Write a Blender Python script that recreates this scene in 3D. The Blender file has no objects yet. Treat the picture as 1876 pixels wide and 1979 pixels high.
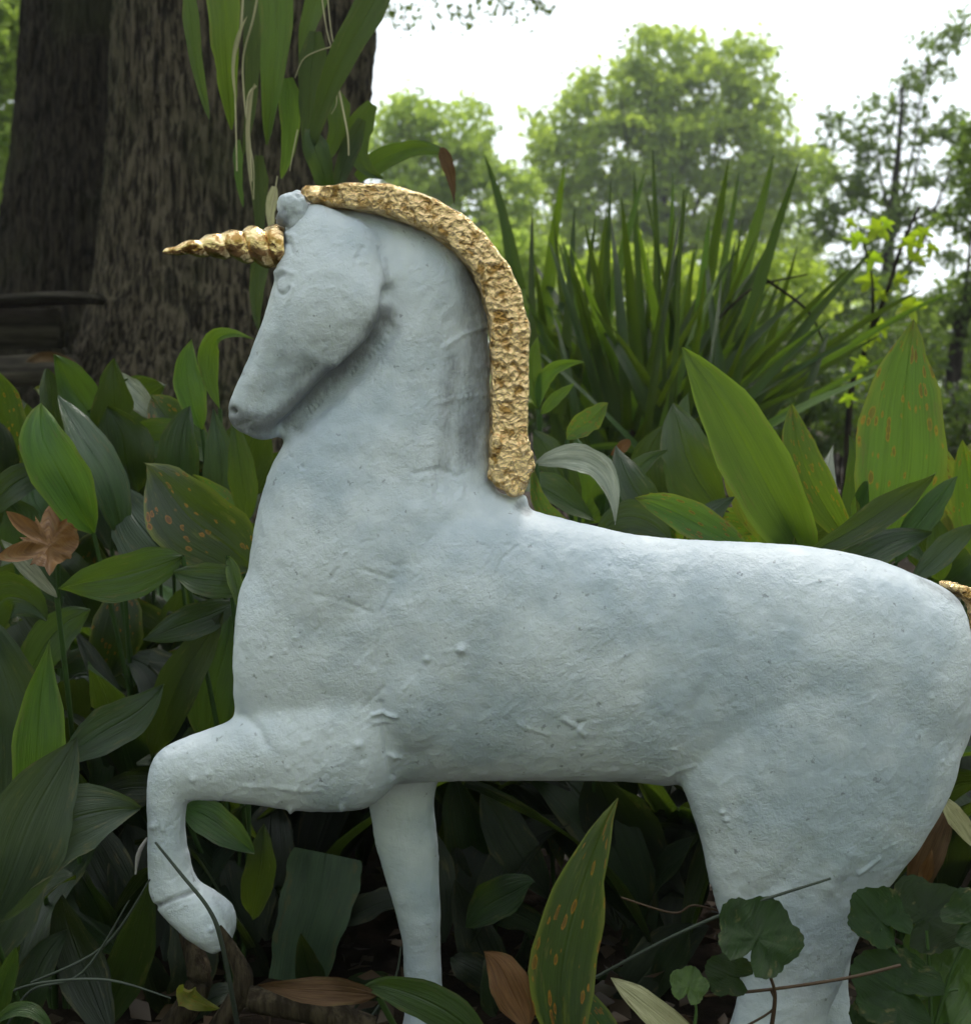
import bpy, bmesh, math, random
import numpy as np
from mathutils import Vector, Matrix

random.seed(7); RNG = np.random.RandomState(11)
scn = bpy.context.scene
COL = scn.collection
R = math.radians

# ------------------------------------------------------------------ camera
CAM = Vector((0.0, -0.75, 0.41)); PITCH = R(5.5); F = 2500.0; CX, CY = 938.0, 989.5
cam = bpy.data.cameras.new('camera'); co = bpy.data.objects.new('camera', cam); COL.objects.link(co)
co.location = CAM; co.rotation_euler = (R(90) - PITCH, 0, 0)
cam.sensor_fit = 'HORIZONTAL'; cam.sensor_width = 36; cam.lens = 36 * F / 1876.0
cam.clip_start = 0.02; cam.clip_end = 500
cam.dof.use_dof = True; cam.dof.focus_distance = 0.73; cam.dof.aperture_fstop = 16
scn.camera = co
# ------------------------------------------------------------------ sky, sun, exposure
SUN_EL, SUN_AZ = R(60), R(22)          # azimuth measured from +Y (away from camera) towards +X
w = bpy.data.worlds.new('World'); scn.world = w; w.use_nodes = True
nt = w.node_tree; nt.nodes.clear()
sky = nt.nodes.new('ShaderNodeTexSky'); sky.sky_type = 'NISHITA'; sky.sun_disc = False
sky.sun_elevation = SUN_EL; sky.sun_rotation = SUN_AZ; sky.air_density = 1.0; sky.dust_density = 4.0; sky.ozone_density = 1.0
bg = nt.nodes.new('ShaderNodeBackground'); bg.inputs[1].default_value = 0.13
wo = nt.nodes.new('ShaderNodeOutputWorld')
cn = nt.nodes.new('ShaderNodeTexNoise'); cn.inputs['Scale'].default_value = 1.6; cn.inputs['Detail'].default_value = 4
tcw = nt.nodes.new('ShaderNodeTexCoord'); nt.links.new(tcw.outputs['Generated'], cn.inputs['Vector'])
mr = nt.nodes.new('ShaderNodeMapRange'); mr.inputs[1].default_value = .3; mr.inputs[2].default_value = .62; mr.inputs[3].default_value = .62; mr.inputs[4].default_value = 1.0
nt.links.new(cn.outputs[0], mr.inputs[0])
mxw = nt.nodes.new('ShaderNodeMix'); mxw.data_type = 'RGBA'; nt.links.new(mr.outputs[0], mxw.inputs[0]); nt.links.new(sky.outputs[0], mxw.inputs[6])
mxw.inputs[7].default_value = (11.2, 12.0, 12.6, 1)          # thin bright cloud veil over the blue
nt.links.new(mxw.outputs[2], bg.inputs[0]); nt.links.new(bg.outputs[0], wo.inputs[0])
sl = bpy.data.lights.new('sun', 'SUN'); sl.energy = 3.2; sl.angle = R(14); sl.color = (1.0, 0.95, 0.86)
so = bpy.data.objects.new('sun', sl); COL.objects.link(so)
sd = Vector((math.sin(SUN_AZ) * math.cos(SUN_EL), math.cos(SUN_AZ) * math.cos(SUN_EL), math.sin(SUN_EL)))
so.rotation_euler = sd.to_track_quat('Z', 'Y').to_euler(); so.location = sd * 20
vs = scn.view_settings; vs.view_transform = 'Standard'; vs.look = 'None'; vs.gamma = 1.0; vs.use_curve_mapping = False
vs.exposure = 0.26

# ------------------------------------------------------------------ helpers
_cp, _sp = math.cos(PITCH), math.sin(PITCH)
def at(px, py, Y=0.0):
    """point of the world seen at (px,py) of the 1876-wide picture, on the vertical plane y=Y"""
    a = (px - CX) / F; b = -(py - CY) / F
    d = Vector((a, _cp + b * _sp, -_sp + b * _cp))
    return CAM + d * ((Y - CAM.y) / d.y)
def sc_at(Y): return (Y - CAM.y) / F
def proj(V):
    V = V - np.array(CAM)
    zc = V[:, 1] * _cp - V[:, 2] * _sp
    yc = V[:, 1] * _sp + V[:, 2] * _cp
    return CX + F * V[:, 0] / zc, CY - F * yc / zc

def _hash(ix, iy, iz, seed):
    n = (ix * 374761393 + iy * 668265263 + iz * 2147483647 + seed * 974711) & 0xffffffff
    n = ((n ^ (n >> 13)) * 1274126177) & 0xffffffff
    n = n ^ (n >> 16)
    return (n & 0xffff) / 65535.0
def vnoise(P, scale, seed=0):
    Q = np.asarray(P, dtype=np.float64) * scale + 1000.0
    I = np.floor(Q).astype(np.int64); f = Q - I; f = f * f * (3 - 2 * f)
    out = 0
    for dx in (0, 1):
        wx = f[:, 0] if dx else 1 - f[:, 0]
        for dy in (0, 1):
            wy = f[:, 1] if dy else 1 - f[:, 1]
            for dz in (0, 1):
                wz = f[:, 2] if dz else 1 - f[:, 2]
                out = out + wx * wy * wz * _hash(I[:, 0] + dx, I[:, 1] + dy, I[:, 2] + dz, seed)
    return out * 2 - 1
def fbm(P, scale, octv=4, seed=0, gain=0.5):
    o = 0; a = 1
    for k in range(octv):
        o = o + a * vnoise(P, scale * 2 ** k, seed + k * 17); a *= gain
    return o

def empty(name, label, cat, loc=(0, 0, 0), group=None):
    o = bpy.data.objects.new(name, None); COL.objects.link(o); o.location = loc; o.empty_display_size = 0.02
    o['label'] = label; o['category'] = cat
    if group: o['group'] = group
    return o
def link_mesh(name, me, m=None, parent=None, smooth=True):
    o = bpy.data.objects.new(name, me); COL.objects.link(o)
    if m is not None and not me.materials: me.materials.append(m)
    if smooth: me.shade_smooth()
    if parent is not None:
        o.parent = parent; o.matrix_parent_inverse = Matrix.Translation(-parent.location)
    return o
def tag(o, label=None, cat=None, group=None, kind=None):
    if label: o['label'] = label
    if cat: o['category'] = cat
    if group: o['group'] = group
    if kind: o['kind'] = kind
    return o
def mesh_np(name, V, Fc):
    me = bpy.data.meshes.new(name)
    V = np.asarray(V, dtype=np.float32); Fc = np.asarray(Fc, dtype=np.int32)
    n = Fc.shape[1]
    me.vertices.add(len(V)); me.vertices.foreach_set('co', V.ravel())
    me.loops.add(Fc.size); me.loops.foreach_set('vertex_index', Fc.ravel())
    me.polygons.add(len(Fc)); me.polygons.foreach_set('loop_start', np.arange(0, Fc.size, n, dtype=np.int32))
    me.update(calc_edges=True); me.validate()
    return me
def grid_faces(nu, nv, wrap=False):
    f = []
    for i in range(nv - 1):
        for j in range(nu if wrap else nu - 1):
            a = i * nu + j; b = i * nu + (j + 1) % nu
            f.append((a, b, b + nu, a + nu))
    return f
def catmull(P, n):
    P = [np.array(p, dtype=float) for p in P]; out = []
    for i in range(len(P) - 1):
        p0 = P[max(i - 1, 0)]; p1 = P[i]; p2 = P[i + 1]; p3 = P[min(i + 2, len(P) - 1)]
        for k in range(n):
            t = k / n
            out.append(.5 * ((2 * p1) + (-p0 + p2) * t + (2 * p0 - 5 * p1 + 4 * p2 - p3) * t * t + (-p0 + 3 * p1 - 3 * p2 + p3) * t ** 3))
    out.append(P[-1]); return out
def tube(pts, radii, nseg=6, n=6):
    rr = [(*p, r) for p, r in zip(pts, radii)]
    C = np.array(catmull(rr, n)); V = []; 
    up = np.array((0.13, 0.31, 0.9))
    for i in range(len(C)):
        t = C[min(i + 1, len(C) - 1), :3] - C[max(i - 1, 0), :3]; t /= np.linalg.norm(t) + 1e-12
        a = np.cross(t, up); a /= np.linalg.norm(a) + 1e-12; b = np.cross(t, a)
        for k in range(nseg):
            th = 2 * math.pi * k / nseg
            V.append(C[i, :3] + C[i, 3] * (a * math.cos(th) + b * math.sin(th)))
    return V, grid_faces(nseg, len(C), True)
def tube_obj(name, pts, radii, m, parent=None, nseg=6, n=6):
    V, Fc = tube(pts, radii, nseg, n)
    return link_mesh(name, mesh_np(name, V, Fc), m, parent)

# ------------------------------------------------------------------ materials
class NT:
    def __init__(s, name):
        s.m = bpy.data.materials.new(name); s.m.use_nodes = True; s.t = s.m.node_tree; s.t.nodes.clear()
        s.out = s.t.nodes.new('ShaderNodeOutputMaterial')
    def n(s, typ, **kw):
        nd = s.t.nodes.new('ShaderNode' + typ)
        for k, v in kw.items():
            if k.startswith('i_'):
                nd.inputs[int(k[2:])].default_value = v
            else: setattr(nd, k, v)
        return nd
    def l(s, a, b): s.t.links.new(a, b)
    def math(s, op, a, b=None, c=None):
        nd = s.t.nodes.new('ShaderNodeMath'); nd.operation = op
        for i, x in enumerate((a, b, c)):
            if x is None: continue
            if isinstance(x, (int, float)): nd.inputs[i].default_value = x
            else: s.l(x, nd.inputs[i])
        return nd.outputs[0]
    def mix(s, fac, a, b):
        nd = s.t.nodes.new('ShaderNodeMix'); nd.data_type = 'RGBA'
        for i, x in ((0, fac), (6, a), (7, b)):
            if isinstance(x, (int, float)): nd.inputs[i].default_value = x
            elif isinstance(x, tuple): nd.inputs[i].default_value = (*x, 1)
            else: s.l(x, nd.inputs[i])
        return nd.outputs[2]
    def ramp(s, fac, stops):
        nd = s.t.nodes.new('ShaderNodeMapRange'); nd.inputs[1].default_value = stops[0]; nd.inputs[2].default_value = stops[1]
        nd.interpolation_type = 'SMOOTHSTEP'; s.l(fac, nd.inputs[0]); return nd.outputs[0]
    def noise(s, vec, scale, detail=3, rough=.5):
        nd = s.n('TexNoise'); nd.inputs['Scale'].default_value = scale; nd.inputs['Detail'].default_value = detail
        nd.inputs['Roughness'].default_value = rough
        if vec is not None: s.l(vec, nd.inputs['Vector'])
        return nd.outputs[0]
    def pbsdf(s, color, rough=.5, spec=.5, metal=0.0, normal=None):
        p = s.n('BsdfPrincipled')
        if isinstance(color, tuple): p.inputs['Base Color'].default_value = (*color, 1)
        else: s.l(color, p.inputs['Base Color'])
        if isinstance(rough, (int, float)): p.inputs['Roughness'].default_value = rough
        else: s.l(rough, p.inputs['Roughness'])
        p.inputs['Specular IOR Level'].default_value = spec; p.inputs['Metallic'].default_value = metal
        if normal is not None: s.l(normal, p.inputs['Normal'])
        return p
    def bump(s, h, strength=.5, dist=.001, normal=None):
        b = s.n('Bump'); b.inputs['Strength'].default_value = strength; b.inputs['Distance'].default_value = dist
        s.l(h, b.inputs['Height'])
        if normal is not None: s.l(normal, b.inputs['Normal'])
        return b.outputs[0]

def leaf_mat(name, dark, light, trans=.35, rough=.36, spots=0.0, veins=26, edge=None, tcol=None, spec=.5):
    s = NT(name); uv = s.n('UVMap'); sep = s.n('SeparateXYZ'); s.l(uv.outputs[0], sep.inputs[0])
    oi = s.n('ObjectInfo'); u = sep.outputs[0]; v = sep.outputs[1]
    off = s.n('VectorMath', operation='ADD'); cmb = s.n('CombineXYZ'); 
    s.l(s.math('MULTIPLY', oi.outputs['Random'], 37.0), cmb.inputs[0]); s.l(s.math('MULTIPLY', oi.outputs['Random'], 11.0), cmb.inputs[1])
    s.l(uv.outputs[0], off.inputs[0]); s.l(cmb.outputs[0], off.inputs[1]); P = off.outputs[0]
    str_ = s.n('VectorMath', operation='MULTIPLY'); str_.inputs[1].default_value = (14, 1.2, 1); s.l(P, str_.inputs[0])
    n1 = s.noise(str_.outputs[0], 1.6, 4, .6); n2 = s.noise(P, 3.0, 3)
    fac = s.math('ADD', s.math('MULTIPLY', n1, .55), s.math('MULTIPLY', n2, .45))
    fac = s.ramp(fac, (.36, .64))
    c = s.mix(fac, dark, light)
    hv = s.n('HueSaturation'); s.l(c, hv.inputs['Color'])
    s.l(s.math('ADD', .7, s.math('MULTIPLY', oi.outputs['Random'], .6)), hv.inputs['Value'])
    s.l(s.math('ADD', .485, s.math('MULTIPLY', oi.outputs['Random'], .025)), hv.inputs['Hue'])
    c = hv.outputs[0]
    ua = s.math('ABSOLUTE', u)
    if edge:
        c = s.mix(s.math('MULTIPLY', s.ramp(s.math('ADD', ua, s.math('MULTIPLY', n2, .3)), (.92, 1.2)), .8), c, edge)
        c = s.mix(s.math('MULTIPLY', s.ramp(s.math('ADD', v, s.math('MULTIPLY', n2, .2)), (.92, 1.15)), .8), c, edge)
    if spots:
        st = s.n('VectorMath', operation='MULTIPLY'); st.inputs[1].default_value = (2.6, 6.5, 1); s.l(P, st.inputs[0])
        vo = s.n('TexVoronoi'); vo.inputs['Scale'].default_value = 2.5; s.l(st.outputs[0], vo.inputs['Vector'])
        vr = s.n('SeparateColor'); s.l(vo.outputs['Color'], vr.inputs[0])
        wob = s.math('MULTIPLY', s.math('SUBTRACT', s.noise(P, 22, 4, .7), .5), .42)
        size = s.math('MULTIPLY', s.math('SUBTRACT', vr.outputs[0], 1 - spots), .46 / max(spots, .01))
        d = s.math('ADD', vo.outputs['Distance'], wob)
        dd = s.math('SUBTRACT', size, d)
        ring = s.ramp(dd, (-.10, .02)); core = s.ramp(dd, (.03, .10))
        c = s.mix(s.math('MULTIPLY', ring, .85), c, (.34, .13, .010)); c = s.mix(core, c, (.12, .045, .010))
        blotch = s.ramp(s.noise(P, 2.2, 4, .7), (.56, .74)); c = s.mix(s.math('MULTIPLY', blotch, .5), c, (.16, .17, .02))
    dm = s.ramp(s.math('ADD', s.noise(P, 5.0, 5, .7), s.math('MULTIPLY', ua, .16)), (.66, .76)); c = s.mix(s.math('MULTIPLY', dm, .55), c, (.10, .085, .03))
    w_ = s.math('SINE', s.math('MULTIPLY', u, float(veins)))
    mid = s.ramp(ua, (.0, .07))
    h = s.math('ADD', s.math('MULTIPLY', w_, .08), s.math('MULTIPLY', n1, 1.2)); h = s.math('ADD', h, s.math('MULTIPLY', n2, 1.0))
    h = s.math('ADD', h, mid)
    nb = s.bump(h, .55, .0012)
    ro = s.math('ADD', rough - .14, s.math('MULTIPLY', n2, .2))
    p = s.pbsdf(c, ro, spec, 0, nb)
    if trans > 0:
        tr = s.n('BsdfTranslucent'); s.l(nb, tr.inputs[1])
        tm = s.mix(.6, c, tcol or (.22, .34, .02)); s.l(tm, tr.inputs[0])
        mx = s.n('MixShader'); mx.inputs[0].default_value = trans; s.l(p.outputs[0], mx.inputs[1]); s.l(tr.outputs[0], mx.inputs[2])
        s.l(mx.outputs[0], s.out.inputs[0])
    else: s.l(p.outputs[0], s.out.inputs[0])
    return s.m

M = {}
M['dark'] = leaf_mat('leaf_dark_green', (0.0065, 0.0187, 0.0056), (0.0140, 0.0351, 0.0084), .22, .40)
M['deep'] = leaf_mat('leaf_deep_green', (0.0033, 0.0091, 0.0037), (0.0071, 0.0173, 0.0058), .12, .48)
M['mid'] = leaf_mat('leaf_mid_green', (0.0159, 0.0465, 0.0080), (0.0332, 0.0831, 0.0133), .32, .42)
M['bright'] = leaf_mat('leaf_bright_green', (0.0295, 0.0815, 0.0077), (0.0660, 0.1475, 0.0140), .42, .42, edge=(.16, .24, .03))
M['rust'] = leaf_mat('leaf_green_rust_spots', (0.0318, 0.0842, 0.0094), (0.0702, 0.1543, 0.0168), .45, .45, spots=.62, edge=(.20, .20, .02))
M['rustdark'] = leaf_mat('leaf_dark_rust_spots', (0.0102, 0.0306, 0.0061), (0.0204, 0.0510, 0.0092), .25, .45, spots=.45, edge=(.14, .16, .02))
M['grey'] = leaf_mat('leaf_grey_green', (0.0202, 0.0403, 0.0230), (0.0403, 0.0691, 0.0374), .15, .5)
M['gloss'] = leaf_mat('leaf_glossy', (0.0132, 0.0330, 0.0132), (0.0300, 0.0600, 0.0240), .15, .20, spec=.7, veins=18)
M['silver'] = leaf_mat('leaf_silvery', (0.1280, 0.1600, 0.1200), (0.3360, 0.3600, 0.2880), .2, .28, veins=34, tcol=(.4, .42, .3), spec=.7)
M['yellow'] = leaf_mat('leaf_yellowing', (.12, .16, .015), (.24, .22, .03), .45, .5, spots=.5)
M['brown'] = leaf_mat('leaf_dead_brown', (0.0420, 0.0210, 0.0096), (0.1020, 0.0570, 0.0300), .15, .7, tcol=(.3, .15, .05), spec=.2)
M['orange'] = leaf_mat('leaf_dead_orange', (0.0650, 0.0250, 0.0070), (0.1300, 0.0600, 0.0200), .15, .6, tcol=(.4, .18, .05), spec=.3)
M['straw'] = leaf_mat('leaf_straw', (.26, .25, .14), (.5, .47, .3), .25, .55, tcol=(.5, .45, .25), spec=.3)
M['yucca'] = leaf_mat('yucca_blade', (.010, .026, .006), (.024, .056, .010), .25, .45, veins=18, spec=.3)
M['yuccal'] = leaf_mat('yucca_blade_light', (.04, .09, .010), (.08, .16, .018), .45, .45, veins=18, spec=.3)
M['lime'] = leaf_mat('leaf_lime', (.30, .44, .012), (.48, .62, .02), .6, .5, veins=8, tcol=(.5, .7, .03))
M['violet'] = leaf_mat('leaf_round_green', (0.0050, 0.0158, 0.0032), (0.0101, 0.0270, 0.0050), .22, .65, veins=10, spec=.2)
M['violetb'] = leaf_mat('leaf_round_bright', (0.0300, 0.0840, 0.0084), (0.0540, 0.1320, 0.0120), .3, .5, veins=10)

def crown_mat(name, c1, c2, trans=.4, tcol=(.25, .38, .03)):
    s = NT(name); g = s.n('NewGeometry')
    a = s.n('Attribute', attribute_name='tone'); 
    c = s.mix(a.outputs['Fac'], c1, c2)
    p = s.pbsdf(c, .5, .4); tr = s.n('BsdfTranslucent'); s.l(s.mix(.55, c, tcol), tr.inputs[0])
    mx = s.n('MixShader'); mx.inputs[0].default_value = trans; s.l(p.outputs[0], mx.inputs[1]); s.l(tr.outputs[0], mx.inputs[2])
    s.l(mx.outputs[0], s.out.inputs[0]); return s.m
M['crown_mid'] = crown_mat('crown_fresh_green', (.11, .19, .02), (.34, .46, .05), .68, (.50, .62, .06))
M['crown_light'] = crown_mat('crown_light_green', (.18, .28, .04), (.42, .54, .08), .68, (.40, .52, .07))
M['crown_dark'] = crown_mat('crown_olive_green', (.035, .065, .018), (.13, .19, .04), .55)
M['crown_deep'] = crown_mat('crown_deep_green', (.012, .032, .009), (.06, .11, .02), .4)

def bark_mat(name, c1, c2, sx=50, sz=5.5):
    s = NT(name); tc = s.n('TexCoord'); mp = s.n('Mapping'); mp.inputs['Scale'].default_value = (sx, sx, sz); s.l(tc.outputs['Object'], mp.inputs[0])
    n1 = s.noise(mp.outputs[0], 3.0, 8, .65); n2 = s.noise(tc.outputs['Object'], 4.0, 4)
    a = s.n('Attribute', attribute_name='tone')
    c = s.mix(s.ramp(n1, (.40, .62)), c1, c2)
    c = s.mix(s.math('MULTIPLY', s.ramp(n2, (.5, .7)), .45), c, (.045, .052, .022))
    n3 = s.noise(mp.outputs[0], 9.0, 5, .7)
    nb = s.bump(s.math('ADD', n1, s.math('MULTIPLY', n3, .5)), 1.0, .009)
    s.l(s.pbsdf(c, .92, .15, 0, nb).outputs[0], s.out.inputs[0]); return s.m
M['bark'] = bark_mat('bark_furrowed', (.012, .009, .007), (.135, .110, .080))
M['bark2'] = bark_mat('bark_dark', (.008, .006, .005), (.055, .044, .033))
M['twig'] = bark_mat('twig_bark', (.03, .022, .014), (.09, .07, .045))

def wood_mat():
    s = NT('weathered_wood'); tc = s.n('TexCoord'); mp = s.n('Mapping'); mp.inputs['Scale'].default_value = (2, 30, 30); s.l(tc.outputs['Object'], mp.inputs[0])
    n1 = s.noise(mp.outputs[0], 2.5, 7, .6); c = s.mix(s.ramp(n1, (.35, .7)), (.018, .015, .012), (.085, .072, .058))
    s.l(s.pbsdf(c, .85, .2, 0, s.bump(n1, .7, .004)).outputs[0], s.out.inputs[0]); return s.m
M['wood'] = wood_mat()

def soil_mat():
    s = NT('soil'); tc = s.n('TexCoord')
    n1 = s.noise(tc.outputs['Object'], 9.0, 8, .7); n2 = s.noise(tc.outputs['Object'], .7, 4)
    c = s.mix(s.ramp(n1, (.3, .7)), (.010, .007, .005), (.04, .028, .02))
    c = s.mix(s.ramp(n2, (.48, .62)), c, (.07, .052, .04))
    s.l(s.pbsdf(c, .95, .1, 0, s.bump(n1, .9, .02)).outputs[0], s.out.inputs[0]); return s.m
M['soil'] = soil_mat()
M['litter'] = crown_mat('litter', (.018, .011, .006), (.06, .038, .022), .1, (.15, .1, .05))

def paint_mat():
    s = NT('white_paint_brushed'); tc = s.n('TexCoord'); O = tc.outputs['Object']
    att = s.n('Attribute', attribute_name='primer_shade')
    big = s.noise(O, 13, 4, .6); med = s.noise(O, 60, 5, .65); fine = s.noise(O, 420, 4, .7)
    mp = s.n('Mapping'); mp.inputs['Rotation'].default_value = (0, R(38), 0); mp.inputs['Scale'].default_value = (520, 420, 150); s.l(O, mp.inputs[0])
    brush = s.noise(mp.outputs[0], 1.0, 3, .6)
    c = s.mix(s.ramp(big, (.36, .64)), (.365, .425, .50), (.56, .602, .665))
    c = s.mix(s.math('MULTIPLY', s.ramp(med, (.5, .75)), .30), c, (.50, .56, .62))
    # random flecks of grey primer; the attribute adds more, plus painted shade
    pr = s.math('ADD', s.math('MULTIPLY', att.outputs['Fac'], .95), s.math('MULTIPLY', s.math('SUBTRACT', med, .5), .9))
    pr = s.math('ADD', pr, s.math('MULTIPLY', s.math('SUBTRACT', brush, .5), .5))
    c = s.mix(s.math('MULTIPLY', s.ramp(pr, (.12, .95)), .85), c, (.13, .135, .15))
    fl = s.ramp(s.noise(O, 150, 4, .65), (.655, .69)); c = s.mix(s.math('MULTIPLY', fl, .6), c, (.16, .17, .19))
    m2 = s.noise(O, 900, 3, .6); rid = s.math('ABSOLUTE', s.math('SUBTRACT', s.noise(O, 230, 4, .6), .5))
    h = s.math('ADD', s.math('MULTIPLY', brush, .55), s.math('MULTIPLY', fine, .75)); h = s.math('ADD', h, s.math('MULTIPLY', med, 1.2)); h = s.math('ADD', h, s.math('MULTIPLY', m2, .25)); h = s.math('ADD', h, s.math('MULTIPLY', s.math('MINIMUM', rid, .12), 2.0))
    pt = s.ramp(s.noise(O, 22, 3, .6), (.35, .65)); h = s.math('MULTIPLY', h, s.math('ADD', .45, s.math('MULTIPLY', pt, .75)))
    nb = s.bump(h, .5, .0013)
    s.l(s.pbsdf(c, s.math('ADD', .42, s.math('MULTIPLY', fine, .2)), .4, 0, nb).outputs[0], s.out.inputs[0]); return s.m
M['paint'] = paint_mat()
def gold_mat(name, bstr=.8):
    s = NT(name); tc = s.n('TexCoord'); O0 = tc.outputs['Object']; wv = s.n('TexNoise'); wv.inputs['Scale'].default_value = 140; s.l(O0, wv.inputs[0])
    vm = s.n('VectorMath', operation='MULTIPLY_ADD'); s.l(wv.outputs['Color'], vm.inputs[0]); vm.inputs[1].default_value = (.006, .006, .006); s.l(O0, vm.inputs[2]); O = vm.outputs[0]
    n1 = s.noise(O, 130, 9, .66); n2 = s.noise(O, 60, 3); vo = s.n('TexVoronoi'); vo.inputs['Scale'].default_value = 300; s.l(O, vo.inputs[0])
    c = s.mix(s.ramp(n1, (.38, .55)), (.38, .22, .07), (.93, .68, .37))  # creases darkened in the colour, standing in for shade
    h = s.math('ADD', s.math('MULTIPLY', n1, 1.2), s.math('MULTIPLY', vo.outputs['Distance'], .6))
    s.l(s.pbsdf(c, s.math('ADD', .08, s.math('MULTIPLY', n2, .28)), .5, 1.0, s.bump(h, bstr, .003)).outputs[0], s.out.inputs[0]); return s.m
M['gold'] = gold_mat('gold_leaf_crumpled', 1.0); M['goldh'] = gold_mat('gold_paint', .3)
def plain(name, c, rough=.6):
    s = NT(name); tc = s.n('TexCoord'); n1 = s.noise(tc.outputs['Object'], 60, 4)
    s.l(s.pbsdf(s.mix(n1, tuple(x * .6 for x in c), tuple(x * 1.4 for x in c)), rough, .3, 0, s.bump(n1, .3, .001)).outputs[0], s.out.inputs[0]); return s.m
M['stem'] = plain('green_stem', (.04, .08, .02)); M['redstem'] = plain('brownish_stem', (.06, .035, .02)); M['strawstem'] = plain('dried_stem', (.42, .38, .24))
M['greystem'] = plain('dark_grey_stem', (.035, .045, .035))
M['web'] = plain('grey_fluff', (.35, .33, .33))

# ================================================================== GROUND
def ground():
    n = 150; xs = np.concatenate([-np.geomspace(.02, 60, n)[::-1], np.geomspace(.02, 60, n)]); ys = np.concatenate([[-6, -3, -1.5, -1], np.linspace(-.8, 3, 170), np.geomspace(3.05, 120, 60)])
    X, Yg = np.meshgrid(xs, ys); P = np.stack([X.ravel(), Yg.ravel(), np.zeros(X.size)], 1)
    z = .010 * fbm(P, 6, 4, 3) + .03 * fbm(P, .8, 2, 9) * np.clip(np.hypot(P[:, 0], P[:, 1]) - .6, 0, 1)
    P[:, 2] = z - .012
    o = link_mesh('ground', mesh_np('ground', P, grid_faces(len(xs), len(ys))), M['soil']); o['kind'] = 'structure'
ground()

def leaf_cloud(name, pts, size, mat, parent=None, tones=None, flat=0.0, aspect=.55, horiz=False):
    """one mesh of small pointed leaves (two triangles each folded at the midrib) at the given points"""
    pts = np.asarray(pts); N = len(pts)
    d = RNG.normal(size=(N, 3)); d[:, 2] -= .3
    if horiz: d[:, 2] *= .25
    d /= np.linalg.norm(d, axis=1)[:, None]
    e = RNG.normal(size=(N, 3)); 
    if horiz: e[:, 2] *= .2
    e -= (e * d).sum(1)[:, None] * d; e /= np.linalg.norm(e, axis=1)[:, None]
    nn = np.cross(d, e); s = size * RNG.uniform(.6, 1.3, N)[:, None]
    a = pts; b = pts + d * s * .5 + e * s * aspect * .5 + nn * s * .08; c = pts + d * s; f = pts + d * s * .5 - e * s * aspect * .5 + nn * s * .08
    V = np.stack([a, b, c, f], 1).reshape(-1, 3)
    i = np.arange(N)[:, None] * 4
    T = np.concatenate([i + [[0, 1, 2]], i + [[0, 2, 3]]], 1).reshape(-1, 3)
    me = mesh_np(name, V, T)
    if tones is None: tones = RNG.uniform(0, 1, N)
    at_ = me.attributes.new('tone', 'FLOAT', 'POINT'); at_.data.foreach_set('value', np.repeat(tones, 4).astype(np.float32))
    return link_mesh(name, me, mat, parent, smooth=False)

# leaf litter on the soil
def litter():
    N = 16000; y = RNG.uniform(-.5, 1, N) ** 1; y = np.where(RNG.rand(N) < .5, y, RNG.uniform(.5, 7, N)); x = RNG.uniform(-1, 1, N) * (.6 + .5 * (y + .8))
    P = np.stack([x, y, RNG.uniform(-.005, .02, N)], 1)
    o = leaf_cloud('leaf_litter', P, .02, M['litter'], horiz=True, aspect=.6)
    tag(o, kind='stuff', label='dead brown leaves scattered thickly over the dark soil')
litter()

# ================================================================== BIG TREE
def trunk_mesh(name, ctrl, nu, nv, amp, seed, flute=.0):
    """ctrl: list of (z, cx, cy, r)"""
    C = np.array(catmull(ctrl, max(2, nv // (len(ctrl) - 1)))); nv = len(C)
    th = np.linspace(0, 2 * math.pi, nu, endpoint=False)
    Z = np.repeat(C[:, 0], nu); TH = np.tile(th, nv); Rr = np.repeat(C[:, 3], nu)
    lob = 1 + flute * (np.sin(3 * TH + seed) * .6 + np.sin(5 * TH + 1.3 * seed) * .4)
    Q = np.stack([np.cos(TH) * Rr, np.sin(TH) * Rr, Z], 1)
    wob = vnoise(Q * [1, 1, .5], 9, seed + 5) * .012
    Q2 = np.stack([Q[:, 0] + wob, Q[:, 1] + wob, Z * .2 + .01 * vnoise(Q, 14, seed + 8)], 1)
    r1 = 1 - np.abs(vnoise(Q2, 85, seed)) * 2; r2 = 1 - np.abs(vnoise(Q2, 170, seed + 3)) * 2
    d = amp * (r1 * .7 + r2 * .45) + .009 * vnoise(Q, 5, seed + 1)
    rad = Rr * lob + d
    V = np.stack([np.repeat(C[:, 1], nu) + np.cos(TH) * rad, np.repeat(C[:, 2], nu) + np.sin(TH) * rad, Z], 1)
    me = mesh_np(name, V, grid_faces(nu, nv, True)); return me
def zc_at(px, py, Y): p = at(px, py, Y); return p.x, p.z
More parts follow.
